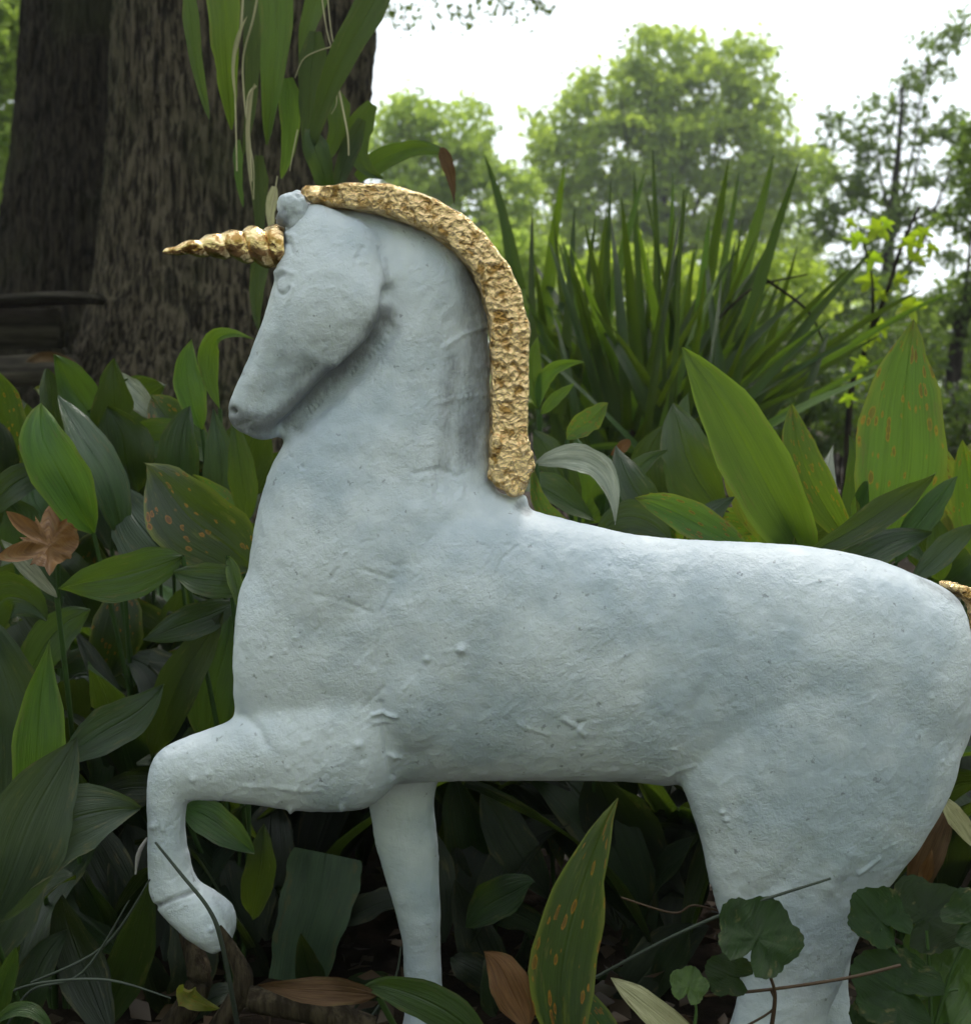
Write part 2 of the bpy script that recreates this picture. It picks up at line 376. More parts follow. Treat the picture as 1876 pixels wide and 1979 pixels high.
def big_tree():
    Y = 1.55; s = sc_at(Y)
    t = empty('shade_tree', 'large old tree with dark furrowed bark behind the unicorn head', 'tree', (at(450, 750, Y).x, Y, 0))
    rows = []
    # measured left and right edges of the trunk down the picture
    for py, l, r in ((-2600, 330, 860), (-900, 290, 790), (-250, 245, 745), (0, 232, 725), (200, 222, 712), (400, 208, 700), (560, 190, 705), (700, 150, 720), (850, 90, 770), (1020, 20, 850), (1160, -60, 930)):
        x0, z0 = zc_at(l, py, Y); x1, _ = zc_at(r, py, Y)
        rows.append((z0, (x0 + x1) / 2, Y + .02, (x1 - x0) / 2))
    rows = rows[::-1]
    link_mesh('trunk', trunk_mesh('trunk', rows, 330, 330, .0075, 3, .03), M['bark'], t)
    p = [at(640, 200, Y - .02), at(668, 20, Y - .03), at(720, -140, Y - .06), at(900, -380, Y - .1)]
    V, Fc = tube(p, [.035, .055, .055, .05], 14, 12)
    link_mesh('limb', mesh_np('limb', V, Fc), M['bark'], t)
    # crown overhead, above the picture, its lowest twigs hanging into the top of the frame
    P = []
    for k in range(330):
        a = random.uniform(0, 6.283); rr = 2.4 * math.sqrt(random.random()); cx = t.location.x + .5 + rr * math.cos(a); cy = Y + .9 + rr * math.sin(a) * .9
        cz = random.uniform(1.9, 3.6) 
        n = 26
        P.append(RNG.normal(size=(n, 3)) * [.12, .12, .07] + [cx, cy, cz])
    P = np.concatenate(P)
    fx, fy = proj(P); dep = (P[:, 1] - CAM.y)
    keep = ~((fy > -40) & (dep > 0) & (dep < 12))
    P = P[keep]
    leaf_cloud('crown', P, .085, M['crown_dark'], t, aspect=.6)
    Q = []
    for (px, py, r) in ((760, 10, 40), (800, 25, 30), (860, 20, 30), (905, 12, 35), (950, 5, 30), (985, 18, 30), (1025, 22, 22), (1055, 20, 16), (1020, -15, 40), (850, -30, 60), (940, -40, 60), (770, 38, 22), (905, 38, 18)):
        n = int(r * 1.0); c = np.array(at(px, py, 3.6)); Q.append(RNG.normal(size=(n, 3)) * [r * sc_at(3.6) * .6] * 1 + c)
    q = leaf_cloud('hanging_foliage', np.concatenate(Q), .024, M['crown_dark'], t, aspect=.6)
    tube_obj('branch', [at(740, -120, 2.0), at(850, -70, 2.8), at(950, -25, 3.5), at(1050, 5, 3.6)], [.03, .02, .009, .003], M['bark2'], t)
big_tree()
def second_trunk():
    Y = 2.3
    t = empty('dark_tree', 'darker tree trunk standing left of the large furrowed tree', 'tree', (at(150, 700, Y).x, Y, 0))
    rows = []
    for py, l, r in ((-2200, 110, 330), (-600, 85, 310), (-100, 65, 300), (0, 60, 300), (200, 42, 300), (400, 20, 300), (560, -5, 300), (700, -35, 310), (830, -80, 330), (960, -130, 350)):
        x0, z0 = zc_at(l, py, Y); x1, _ = zc_at(r, py, Y); rows.append((z0, (x0 + x1) / 2, Y, (x1 - x0) / 2))
    link_mesh('trunk', trunk_mesh('trunk', rows[::-1], 200, 220, .009, 21, .03), M['bark2'], t)
    P = []
    for k in range(90):
        a = random.uniform(0, 6.283); rr = 1.3 * math.sqrt(random.random())
        P.append(RNG.normal(size=(26, 3)) * [.14, .14, .08] + [t.location.x - .7 + rr * math.cos(a), Y + .6 + rr * math.sin(a), random.uniform(2.2, 3.6)])
    P = np.concatenate(P); fx, fy = proj(P); P = P[~((fy > -40) & (P[:, 1] > -.7))]
    leaf_cloud('crown', P, .09, M['crown_dark'], t, aspect=.6)
second_trunk()

def planks():
    t = empty('plank_edging', 'weathered wooden boards edging the bed at the foot of the trunks', 'edging', (at(60, 700, 1.25).x, 1.25, 0))
    def board(x0, y0, x1, y1, Y, th, tilt=0, name='board'):
        a = at(x0, y0, Y); b = at(x1, y1, Y)
        bm = bmesh.new(); bmesh.ops.create_cube(bm, size=1)
        bmesh.ops.scale(bm, vec=((b.x - a.x), th, abs(a.z - b.z)), verts=bm.verts)
        bmesh.ops.subdivide_edges(bm, edges=[e for e in bm.edges if abs(e.verts[0].co.x - e.verts[1].co.x) > .1], cuts=14)
        bmesh.ops.bevel(bm, geom=[e for e in bm.edges if e.calc_face_angle(0) > 1], offset=.004, segments=2, affect='EDGES')
        for v in bm.verts: v.co.z += .004 * math.sin(v.co.x * 21 + y0); v.co.y += .003 * math.sin(v.co.x * 33)
        bmesh.ops.rotate(bm, matrix=Matrix.Rotation(tilt, 3, 'Y'), verts=bm.verts)
        bmesh.ops.translate(bm, vec=(a + b) / 2, verts=bm.verts)
        me = bpy.data.meshes.new(name); bm.to_mesh(me); bm.free()
        return link_mesh(name, me, M['wood'], t)
    board(-520, 568, 190, 586, 1.30, .10, R(.6))
    board(-520, 688, 150, 748, 1.24, .04, R(.3))
    board(-520, 800, 150, 900, 1.24, .04, R(.3))
    board(-520, 600, 120, 676, 1.36, .03, R(.3))
planks()

# ================================================================== BACKGROUND TREES
def bg_tree(name, label, cat, blobs, Y, leafsz, mat, trunk, dens=1.0, group=None, clump=.30, spread=.5, limbs=True):
    """blobs: (px,py,rx,ry) ellipses of foliage as seen; trunk: list of (px,py,rpx)"""
    s = sc_at(Y); t = empty(name, label, cat, (at(trunk[-1][0], 700, Y).x, Y, 0), group)
    P = []; T = []
    for (px, py, rx, ry) in blobs:
        ncl = max(3, int(rx * ry / 100 * dens))
        for k in range(ncl):
            a = random.uniform(0, 6.283); r = random.random() ** .42
            ox = math.cos(a) * r * rx; oy = math.sin(a) * r * ry; Yk = Y + random.gauss(0, 1) * rx * s * spread
            c = np.array(at(px + ox, py + oy, Yk)); n = random.randint(16, 34); cs = random.uniform(9, 19) * s * (clump / .3)
            P.append(RNG.normal(size=(n, 3)) * [cs, cs, cs * .55] + c)
            T.append(np.clip(RNG.normal(.5, .2, n) + random.gauss(0, .22), 0, 1))
    leaf_cloud('crown', np.concatenate(P), leafsz, mat, t, np.concatenate(T), aspect=.6)
    pts = [at(a, b, Y) for a, b, c in trunk]; pts[-1] = Vector((pts[-1].x, pts[-1].y, -.05))
    tube_obj('trunk', pts, [c * s for a, b, c in trunk], M['bark2'], t, 10, 8)
    if limbs:
        for (px, py, rx, ry) in blobs[:10]:
            k = random.randint(0, len(trunk) - 2); q = trunk[k]
            if abs(q[0] - px) + abs(q[1] - py) < 20: continue
            a = at(q[0], q[1], Y); b = at(px, py, Y + random.gauss(0, .3) * rx * s)
            m_ = (a + b) / 2 + Vector((0, 0, -.12 * (b - a).length + random.gauss(0, .06) * (b - a).length))
            tube_obj('limb', [a, m_, b], [q[2] * s * .5, q[2] * s * .35, q[2] * s * .12], M['bark2'], t, 6, 6)
    return t
bg_tree('leafy_tree', 'tall rounded bright green tree in the middle against the white sky', 'tree',
        [(1290, 110, 90, 60), (1200, 190, 95, 70), (1350, 190, 110, 80), (1440, 130, 55, 60), (1100, 240, 80, 60), (1230, 290, 120, 80), (1380, 290, 120, 80), (1480, 240, 50, 60), (1080, 330, 70, 60), (1180, 390, 110, 70), (1330, 400, 130, 80), (1460, 370, 90, 70), (1550, 330, 55, 50), (1130, 480, 120, 60), (1300, 500, 130, 70), (1480, 480, 100, 60)],
        16, .10, M['crown_mid'], [(1300, 180, 3), (1290, 330, 7), (1270, 480, 11), (1265, 640, 14), (1265, 740, 18)], 1.25)
bg_tree('leafy_tree', 'pale yellow-green tree just right of the big trunk, behind the mane', 'tree',
        [(790, 230, 60, 45), (870, 245, 70, 60), (760, 290, 60, 50), (850, 330, 100, 60), (920, 310, 40, 60), (760, 400, 80, 60), (900, 420, 100, 60), (980, 400, 50, 90), (960, 500, 70, 80), (1000, 560, 60, 60), (830, 480, 80, 50)],
        13, .085, M['crown_light'], [(850, 280, 3), (850, 420, 7), (860, 560, 10), (860, 740, 14)], 1.2)
bg_tree('sparse_tree', 'thin dark olive tree at the right edge with sky showing through', 'tree',
        [(1790, 120, 50, 60), (1850, 60, 35, 40), (1690, 250, 60, 60), (1790, 230, 50, 50), (1850, 280, 45, 60), (1640, 320, 45, 60), (1720, 350, 80, 50), (1830, 380, 60, 50), (1640, 430, 70, 45), (1740, 450, 70, 50), (1850, 470, 40, 40), (1600, 260, 25, 40), (1700, 520, 90, 40), (1590, 380, 40, 40), (1560, 440, 50, 40)],
        9, .055, M['crown_dark'], [(1745, 160, 3), (1735, 300, 6), (1722, 430, 9), (1712, 560, 12), (1700, 740, 16)], .6, clump=.26)
bg_tree('leaning_tree', 'dark narrow trunk leaning at the right edge above the rusty leaf', 'tree',
        [(1880, 420, 50, 50), (1900, 560, 50, 60), (1930, 300, 80, 100), (1860, 610, 30, 50)], 4.5, .035, M['crown_dark'],
        [(1930, 380, 9), (1890, 540, 11), (1850, 660, 14), (1830, 790, 17)], .8)
bg_tree('edge_tree', 'bluish green foliage at the upper left corner beyond the dark trunk', 'tree',
        [(-20, 60, 70, 60), (0, 180, 60, 60), (-10, 290, 60, 60), (-30, 400, 60, 70), (-20, 120, 60, 60), (20, 20, 40, 40), (-30, 520, 60, 60)], 6, .06, M['crown_light'],
        [(-60, 60, 4), (-60, 250, 8), (-60, 450, 12), (-60, 740, 15)], 1.0, limbs=False)
# under-storey bushes
def bush(label, cx, cy, rx, ry, Y, sz, mat, dens=1.0, group='bushes filling the background behind the bed'):
    s = sc_at(Y); t = empty('bush', label, 'bush', (at(cx, 740, Y).x, Y, 0), group)
    P = []; T = []
    for k in range(int(rx * ry / 70 * dens)):
        a = random.uniform(0, 6.283); r = math.sqrt(random.random()); px = cx + math.cos(a) * r * rx; py = cy + math.sin(a) * r * ry
        c = np.array(at(px, py, Y + random.gauss(0, .35) * rx * s)); n = random.randint(14, 26); cs = random.uniform(8, 17) * s
        P.append(RNG.normal(size=(n, 3)) * [cs, cs, cs * .6] + c); T.append(np.clip(RNG.normal(.45, .2, n) + random.gauss(0, .25), 0, 1))
    P = np.concatenate(P); T = np.concatenate(T); k = P[:, 2] > 0; 
    leaf_cloud('foliage', P[k], sz, mat, t, T[k], aspect=.55)
    for k in range(5):
        b = Vector((t.location.x + random.gauss(0, .05), Y, 0)); e = at(cx + random.gauss(0, .5) * rx, cy + random.gauss(-.2, .3) * ry, Y)
        tube_obj('stem', [b, (b + e) / 2 + Vector((random.gauss(0, .04), 0, .05)), e], [3.5 * s, 2.5 * s, 1 * s], M['bark2'], t, 5, 5)
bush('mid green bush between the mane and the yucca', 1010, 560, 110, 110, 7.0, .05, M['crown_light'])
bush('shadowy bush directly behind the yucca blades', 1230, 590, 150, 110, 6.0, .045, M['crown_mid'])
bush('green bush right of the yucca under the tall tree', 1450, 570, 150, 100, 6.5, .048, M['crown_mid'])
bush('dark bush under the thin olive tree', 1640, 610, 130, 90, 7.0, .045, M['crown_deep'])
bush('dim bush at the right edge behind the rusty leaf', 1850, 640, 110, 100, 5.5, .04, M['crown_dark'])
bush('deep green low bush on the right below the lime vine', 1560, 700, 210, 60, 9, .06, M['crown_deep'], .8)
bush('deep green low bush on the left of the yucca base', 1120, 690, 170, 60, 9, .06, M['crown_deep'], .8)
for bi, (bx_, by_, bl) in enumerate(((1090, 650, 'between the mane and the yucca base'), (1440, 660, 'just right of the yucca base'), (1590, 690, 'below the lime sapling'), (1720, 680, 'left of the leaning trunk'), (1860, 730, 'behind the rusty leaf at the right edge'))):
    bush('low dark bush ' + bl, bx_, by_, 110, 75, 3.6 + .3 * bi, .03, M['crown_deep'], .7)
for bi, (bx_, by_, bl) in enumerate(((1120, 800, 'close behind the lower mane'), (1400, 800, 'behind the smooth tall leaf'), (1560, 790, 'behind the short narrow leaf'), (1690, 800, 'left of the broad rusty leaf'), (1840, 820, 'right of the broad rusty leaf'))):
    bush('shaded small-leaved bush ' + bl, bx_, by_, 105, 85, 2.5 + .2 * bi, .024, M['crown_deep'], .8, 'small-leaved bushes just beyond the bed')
bush('far pale bush seen past the left trunk', 10, 420, 60, 130, 9, .07, M['crown_light'])
# far wood closing the view, plus an added ring blocking sky light
def far_wood_and_blocker():
    P = []; T = []
    for k in range(4300):
        if k < 1500: x = random.uniform(-22, 26); y = random.uniform(26, 34); h = 1.6 + 1.7 * (.5 + .5 * math.sin(x * .6) * math.cos(x * .23)); z = random.uniform(0, h)
        else:
            a = random.uniform(R(38), R(322)); q = random.uniform(9, 13); x = math.sin(a) * q; y = math.cos(a) * q; z = random.uniform(0, 8.5 + 1.6 * math.sin(a * 7))  # unseen ring round the camera, added to cut low sky light
        n = 13; P.append(RNG.normal(size=(n, 3)) * [.35, .35, .22] + [x, y, z]); T.append(np.clip(RNG.normal(.4, .2, n) + random.gauss(0, .2), 0, 1))
    P = np.concatenate(P); T = np.concatenate(T); k = P[:, 2] > 0
    o = leaf_cloud('far_wood_sky_blocker', P[k], .30, M['crown_mid'], None, T[k], aspect=.7); tag(o, 'green wood closing the distant view, with an added unseen ring blocking sky light', kind='stuff')
far_wood_and_blocker()

# ================================================================== BROAD LEAVES
PROF = {
    'hosta': lambda t: (t ** .70 * (1 - t) ** .92) / .372 * .86,
    'lance': lambda t: (t ** .75 * (1 - t) ** 1.1) / .34 * .86,
    'strap': lambda t: min(1, (t + .12) * 3.0) * (1 - t) ** .55,
    'blunt': lambda t: min(1, .75 + t * .4) if t < .995 else .9,
    'grass': lambda t: (1 - t) ** .6,
}
def leaf_mesh(b, m, t, width, facing, twist=0.0, fold=.18, prof='hosta', nu=7, nv=15, wave=.04, seed=0, curl=0.0, taper=1.0):
    b, m, t = (np.array(x, dtype=float) for x in (b, m, t)); c = 2 * m - .5 * (b + t)
    rs = random.Random(seed); ph = rs.uniform(0, 6.28); ph2 = rs.uniform(0, 6.28); V = []; UV = []
    fc = np.array(facing, dtype=float); fn = PROF[prof]
    for i in range(nv):
        s = i / (nv - 1); p = (1 - s) ** 2 * b + 2 * s * (1 - s) * c + s * s * t + np.array((math.sin(s * 5 + ph), math.sin(s * 6 + ph2), math.cos(s * 5 + ph2))) * width * .035 * math.sin(math.pi * s)
        T = 2 * (1 - s) * (c - b) + 2 * s * (t - c); T /= np.linalg.norm(T) + 1e-12
        side = np.cross(T, fc); side /= np.linalg.norm(side) + 1e-12; N = np.cross(side, T)
        tw = twist + curl * s; sd_ = side * math.cos(tw) + N * math.sin(tw); Nn = np.cross(sd_, T)
        wdt = width * .5 * max(.015, fn(min(max(s, .004), .996)))
        for j in range(nu):
            u = -1 + 2 * j / (nu - 1)
            off = fold * abs(u) ** 1.3 * wdt + wave * width * math.sin(s * 9 + ph + (1.7 if u > 0 else 0)) * abs(u) ** 2 + .02 * width * math.sin(u * 7 + ph2 + s * 5) + .03 * width * math.sin(s * 6 + ph2 + u * 2.2)
            ragg = 1 + ((.035 * math.sin(s * 23 + ph2 + u) - (.16 * max(0, math.sin(s * 7 + ph * 2 + u) - .82) * 5 if seed % 3 == 0 else 0)) if abs(u) == 1 else 0)
            V.append(p + sd_ * u * wdt * ragg - Nn * off * -1.0); UV.append((u, s))
    Fc = grid_faces(nu, nv); me = mesh_np('leaf', V, Fc)
    ul = me.uv_layers.new(name='UVMap'); idx = np.zeros(len(me.loops), dtype=np.int32); me.loops.foreach_get('vertex_index', idx)
    ul.data.foreach_set('uv', np.array(UV, dtype=np.float32)[idx].ravel()); return me
_lc = [0]
def pleaf(parent, b, m, t, w, mat, twist=None, fold=.2, prof='hosta', name='leaf', label=None, **k):
    """b,m,t = (px,py,Y)"""
    _lc[0] += 1; rs = random.Random(_lc[0])
    if twist is None: twist = rs.uniform(-.35, .35)
    B, Mm, T = at(*b), at(*m), at(*t); face = (CAM - Mm).normalized()
    me = leaf_mesh(B, Mm, T, w * sc_at(m[2]), face, twist, fold, prof, seed=_lc[0], **k)
    o = link_mesh(name, me, M[mat], parent)
    if label: o['label'] = label
    return o
def petiole(parent, b, Y, mat='stem', r=.0019):
    p = at(b[0], b[1], b[2]); q = parent.location; g = Vector((q.x + random.gauss(0, .006), q.y + .05, -.01))
    if p.z > .015: tube_obj('stalk', [g, g * .45 + p * .55 + Vector((random.gauss(0, .006), .02, -.02)), p], [r * 1.3, r, r * .9], M[mat], parent, 5, 4)

def plant(label, leaves, name='broad_leaf_plant', cat='plant', group='broad-leaved plants of the shady bed', stalk=True, wf=1.0):
    if group and 'left' in group: wf = 1.16
    p = sum((at(*L[0]) for L in leaves), Vector()) / len(leaves); t = empty(name, label, cat, (p.x, p.y, 0), group)
    for L in leaves:
        b, m, tp, wd, mt = L[:5]; kw = L[5] if len(L) > 5 else {}
        pleaf(t, b, m, tp, wd * wf, mt, **kw)
        if stalk: petiole(t, b, b[2])
    return t
G1 = 'broad-leaved plants left of the unicorn'
plant('plant with two upright pointed leaves, one light green, one silvery, at the left', [
    ((180, 1030, .16), (105, 895, .15), (79, 778, .17), 122, 'bright', dict(fold=.25, twist=.15)),
    ((235, 1035, .18), (185, 890, .17), (112, 764, .19), 100, 'gloss', dict(twist=-.5)),
    ((215, 1060, .2), (200, 950, .2), (150, 850, .22), 80, 'grey', {})], group=G1)
plant('plant whose rust-specked leaf tip points up left beside the chest', [
    ((490, 1100, .10), (380, 1000, .10), (281, 896, .12), 175, 'rustdark', dict(fold=.3, twist=.2)),
    ((465, 1060, .14), (420, 985, .14), (375, 918, .15), 90, 'rust', {}),
    ((360, 1100, .17), (275, 1030, .17), (240, 940, .2), 150, 'grey', dict(fold=.1))], group=G1)
plant('plant with a light green leaf lying nearly level left of the chest', [
    ((352, 1075, .07), (235, 1112, .05), (112, 1138, .04), 108, 'mid', dict(twist=.3, fold=.15)),
    ((478, 1138, .07), (405, 1120, .06), (333, 1105, .06), 80, 'mid', dict(fold=.15)),
    ((440, 1075, .07), (458, 1130, .06), (470, 1205, .05), 34, 'bright', {})], group=G1)
plant('plant of long dark drooping leaves just left of the shoulder', [
    ((455, 1165, .09), (365, 1205, .07), (274, 1237, .05), 78, 'dark', {}),
    ((295, 1460, .09), (355, 1310, .08), (432, 1182, .08), 95, 'dark', dict(fold=.3)),
    ((400, 1440, .11), (425, 1310, .11), (448, 1175, .12), 130, 'mid', dict(fold=.2)),
    ((470, 1420, .14), (400, 1440, .12), (330, 1480, .1), 100, 'dark', {})], group=G1)
plant('plant with a narrow bright blade standing at the lower left edge', [
    ((60, 1600, .0), (72, 1420, .0), (97, 1236, .02), 120, 'bright', dict(prof='lance', fold=.35)),
    ((10, 1560, .05), (25, 1370, .05), (-50, 1170, .05), 190, 'grey', dict(fold=.2)),
    ((40, 1330, .07), (105, 1230, .08), (175, 1178, .09), 90, 'mid', dict(fold=.2)),
    ((120, 1460, .04), (225, 1405, .04), (317, 1322, .05), 105, 'dark', dict(twist=.3))], group=G1)
plant('plant with one very broad grey-green leaf at the left, level with the raised hoof', [
    ((-20, 1790, -.07), (60, 1600, -.07), (150, 1425, -.05), 190, 'grey', dict(fold=.1, twist=-.1)),
    ((-30, 1760, -.06), (110, 1600, -.06), (270, 1563, -.04), 175, 'grey', dict(fold=.15)),
    ((-60, 1900, -.03), (20, 1740, -.02), (60, 1650, 0), 150, 'dark', {})], group=G1)
plant('tuft of pointed leaves rising under the muzzle', [
    ((390, 830, .22), (362, 740, .22), (371, 655, .23), 66, 'bright', dict(fold=.5)),
    ((425, 790, .22), (408, 665, .22), (490, 655, .2), 48, 'bright', dict(fold=.4, prof='lance')),
    ((350, 975, .20), (345, 880, .19), (367, 785, .2), 95, 'dark', dict(fold=.4)),
    ((435, 1000, .20), (425, 895, .18), (413, 790, .18), 82, 'grey', dict(prof='lance')),
    ((475, 1010, .14), (468, 905, .13), (448, 800, .13), 66, 'mid', dict(prof='lance')),
    ((330, 940, .26), (300, 890, .26), (270, 853, .26), 66, 'bright', {})], group=G1)
plant('low plant with a shiny white-lit folded leaf at the foot of the big trunk', [
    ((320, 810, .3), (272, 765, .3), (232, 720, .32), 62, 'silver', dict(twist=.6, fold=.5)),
    ((285, 915, .28), (218, 835, .27), (174, 760, .28), 90, 'dark', {}),
    ((300, 880, .34), (260, 820, .34), (205, 770, .34), 80, 'gloss', {}),
    ((160, 800, .36), (140, 790, .36), (140, 745, .36), 40, 'straw', {})], group=G1)
plant('cluster of shaded leaves at the left edge above the fallen oak leaf', [
    ((-40, 980, .2), (-5, 890, .2), (-8, 810, .2), 90, 'dark', {}),
    ((110, 1030, .2), (75, 975, .2), (60, 918, .22), 90, 'mid', {}),
    ((-30, 1000, .17), (40, 930, .17), (130, 900, .2), 70, 'dark', {}),
    ((30, 1090, .18), (40, 1020, .18), (10, 960, .18), 90, 'mid', {})], group=G1)
plant('plant with a pale shiny leaf edge below the fallen oak leaf', [
    ((110, 1155, .04), (52, 1092, .03), (3, 1043, .03), 46, 'silver', dict(twist=.6)),
    ((-30, 1240, .06), (20, 1150, .06), (90, 1200, .06), 130, 'dark', {}),
    ((120, 1290, .12), (60, 1210, .12), (-10, 1130, .12), 150, 'deep', {})], group=G1)
G2 = 'broad-leaved plants under and in front of the unicorn'
plant('blunt cut-off leaf with pale stains standing between the front legs', [
    ((575, 1900, .09), (607, 1760, .10), (632, 1650, .11), 150, 'grey', dict(prof='blunt', fold=.1, twist=0, wave=.01)),
    ((520, 1950, .16), (470, 1850, .16), (420, 1700, .17), 110, 'deep', {})], group=G2)
plant('small pointed leaf hanging below the raised forearm', [
    ((352, 1560, .08), (425, 1595, .06), (492, 1650, .05), 92, 'mid', dict(fold=.25)),
    ((470, 1560, .1), (420, 1640, .12), (350, 1700, .12), 90, 'deep', {})], group=G2)
plant('tall spotted blade in front of the belly, narrow tip bent right', [
    ((1105, 2080, -.14), (1098, 1800, -.13), (1194, 1543, -.12), 185, 'rustdark', dict(prof='lance', fold=.12, twist=0, wave=.02)),
    ((1235, 2110, -.13), (1140, 1960, -.13), (1075, 1900, -.13), 80, 'rustdark', {})], group=G2)
plant('pale cream-green leaf lying at the bottom beside the spotted blade', [
    ((1400, 2060, -.12), (1270, 1960, -.12), (1180, 1890, -.11), 78, 'straw', dict(twist=.2))], group=G2)
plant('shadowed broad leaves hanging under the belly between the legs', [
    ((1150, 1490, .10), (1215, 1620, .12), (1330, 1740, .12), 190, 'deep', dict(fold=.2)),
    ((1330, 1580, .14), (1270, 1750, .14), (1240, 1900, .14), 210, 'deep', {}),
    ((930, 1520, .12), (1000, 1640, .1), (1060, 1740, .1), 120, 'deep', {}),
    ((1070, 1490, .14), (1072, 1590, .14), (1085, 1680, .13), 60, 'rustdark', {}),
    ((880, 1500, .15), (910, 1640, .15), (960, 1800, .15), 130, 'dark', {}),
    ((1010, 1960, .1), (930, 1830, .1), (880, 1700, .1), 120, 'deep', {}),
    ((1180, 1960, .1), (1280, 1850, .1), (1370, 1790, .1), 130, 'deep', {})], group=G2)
plant('green leaf with withered brown end at the bottom centre', [
    ((960, 2040, -.10), (820, 1930, -.10), (700, 1910, -.1), 105, 'mid', dict(fold=.1, label=None)),
    ((730, 1925, -.1), (620, 1915, -.1), (500, 1905, -.09), 72, 'brown', dict(wave=.12, fold=.4, label='withered brown end'))], group=G2)
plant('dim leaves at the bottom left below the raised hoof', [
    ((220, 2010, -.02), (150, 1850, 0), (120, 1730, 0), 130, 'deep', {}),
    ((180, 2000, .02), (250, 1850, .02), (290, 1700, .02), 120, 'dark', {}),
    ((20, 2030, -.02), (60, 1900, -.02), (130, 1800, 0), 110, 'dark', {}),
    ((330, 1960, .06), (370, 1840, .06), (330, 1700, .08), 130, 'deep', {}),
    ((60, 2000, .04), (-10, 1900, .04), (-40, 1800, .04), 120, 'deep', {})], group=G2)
plant('small lime-tipped leaf at the bottom left corner', [((100, 1990, -.12), (40, 1950, -.12), (-20, 1990, -.12), 40, 'mid', {}), ((-20, 2000, -.1), (10, 1900, -.1), (30, 1830, -.1), 60, 'mid', {})], group=G2)
G3 = 'broad-leaved plants right of the unicorn above its back'
plant('tall smooth pointed leaf leaning left above the back', [
    ((1570, 1110, .14), (1450, 875, .13), (1319, 671, .14), 172, 'bright', dict(fold=.3, twist=.1, wave=.02)),
    ((1480, 1050, .2), (1435, 950, .2), (1400, 880, .2), 80, 'yellow', {}),
    ((1400, 1000, .22), (1330, 880, .22), (1300, 780, .24), 130, 'mid', {})], group=G3)
plant('short narrow leaf with one rust spot between the two tall leaves', [
    ((1650, 1060, .16), (1558, 905, .16), (1530, 781, .17), 98, 'rust', dict(fold=.25, twist=-.1)),
    ((1640, 1060, .22), (1600, 960, .22), (1610, 860, .24), 60, 'silver', dict(prof='lance'))], group=G3)
plant('broadest upright leaf covered in orange rust spots at the right', [
    ((1690, 1100, .13), (1738, 860, .13), (1766, 618, .14), 222, 'rust', dict(fold=.12, twist=0, wave=.02)),
    ((1900, 1060, .15), (1850, 960, .15), (1815, 850, .15), 90, 'yellow', {}),
    ((1920, 1100, .12), (1880, 980, .12), (1860, 850, .12), 110, 'rust', {}),
    ((1730, 1090, .1), (1790, 990, .1), (1850, 920, .1), 70, 'mid', {})], group=G3)
plant('low plant with a yellow-edged leaf lying just over the middle of the back', [
    ((1450, 1075, .08), (1335, 1005, .08), (1226, 962, .08), 96, 'rust', dict(fold=.3, twist=-.2)),
    ((1430, 1080, .09), (1370, 1020, .09), (1420, 960, .12), 80, 'grey', {}),
    ((1550, 1075, .07), (1705, 990, .07), (1808, 914, .06), 78, 'dark', dict(fold=.3)),
    ((1760, 1120, .06), (1830, 1060, .06), (1890, 1010, .05), 66, 'grey', {}),
    ((1620, 1100, .08), (1700, 1060, .08), (1800, 1030, .08), 90, 'dark', {})], group=G3)
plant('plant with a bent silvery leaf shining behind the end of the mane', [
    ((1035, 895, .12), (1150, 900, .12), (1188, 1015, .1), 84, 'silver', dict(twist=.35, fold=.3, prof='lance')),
    ((1110, 1020, .12), (1050, 980, .12), (1030, 900, .12), 44, 'rust', {}),
    ((1180, 990, .2), (1215, 920, .2), (1290, 870, .2), 60, 'mid', {}),
    ((1095, 850, .2), (1138, 810, .2), (1175, 778, .2), 62, 'rust', {}),
    ((1290, 1010, .16), (1230, 950, .16), (1190, 860, .18), 90, 'dark', {}),
    ((1120, 980, .2), (1070, 890, .2), (1030, 830, .2), 80, 'dark', {}),
    ((1180, 880, .19), (1205, 862, .19), (1215, 848, .19), 30, 'orange', {})], group=G3)
plant('tall mid-green plant behind the smooth pointed leaf', [
    ((1330, 1000, .32), (1310, 880, .32), (1330, 760, .34), 90, 'mid', {}),
    ((1290, 1000, .3), (1250, 900, .3), (1290, 820, .3), 90, 'dark', {}),
    ((1500, 1000, .3), (1470, 900, .3), (1480, 820, .3), 80, 'dark', {}),
    ((1620, 1080, .3), (1660, 960, .3), (1640, 840, .3), 80, 'mid', {}),
    ((1560, 1080, .25), (1600, 1000, .25), (1500, 930, .25), 90, 'mid', {})], group=G3)
plant('spotted yellowing plant cut by the right edge', [
    ((1870, 1100, .2), (1840, 990, .2), (1830, 890, .2), 90, 'yellow', {}),
    ((1900, 1080, .22), (1870, 930, .22), (1900, 850, .22), 80, 'yellow', {}),
    ((1800, 1100, .2), (1840, 1020, .2), (1900, 960, .2), 80, 'rust', {})], group=G3)
plant('small bright green weed close behind the lower mane', [
    ((1040, 790, .35), (1060, 720, .35), (1130, 700, .35), 40, 'bright', {}), ((1040, 790, .35), (1030, 720, .35), (1040, 650, .35), 44, 'bright', {}),
    ((1045, 800, .35), (1075, 770, .35), (1110, 740, .35), 30, 'bright', {})], name='weed', group=None)

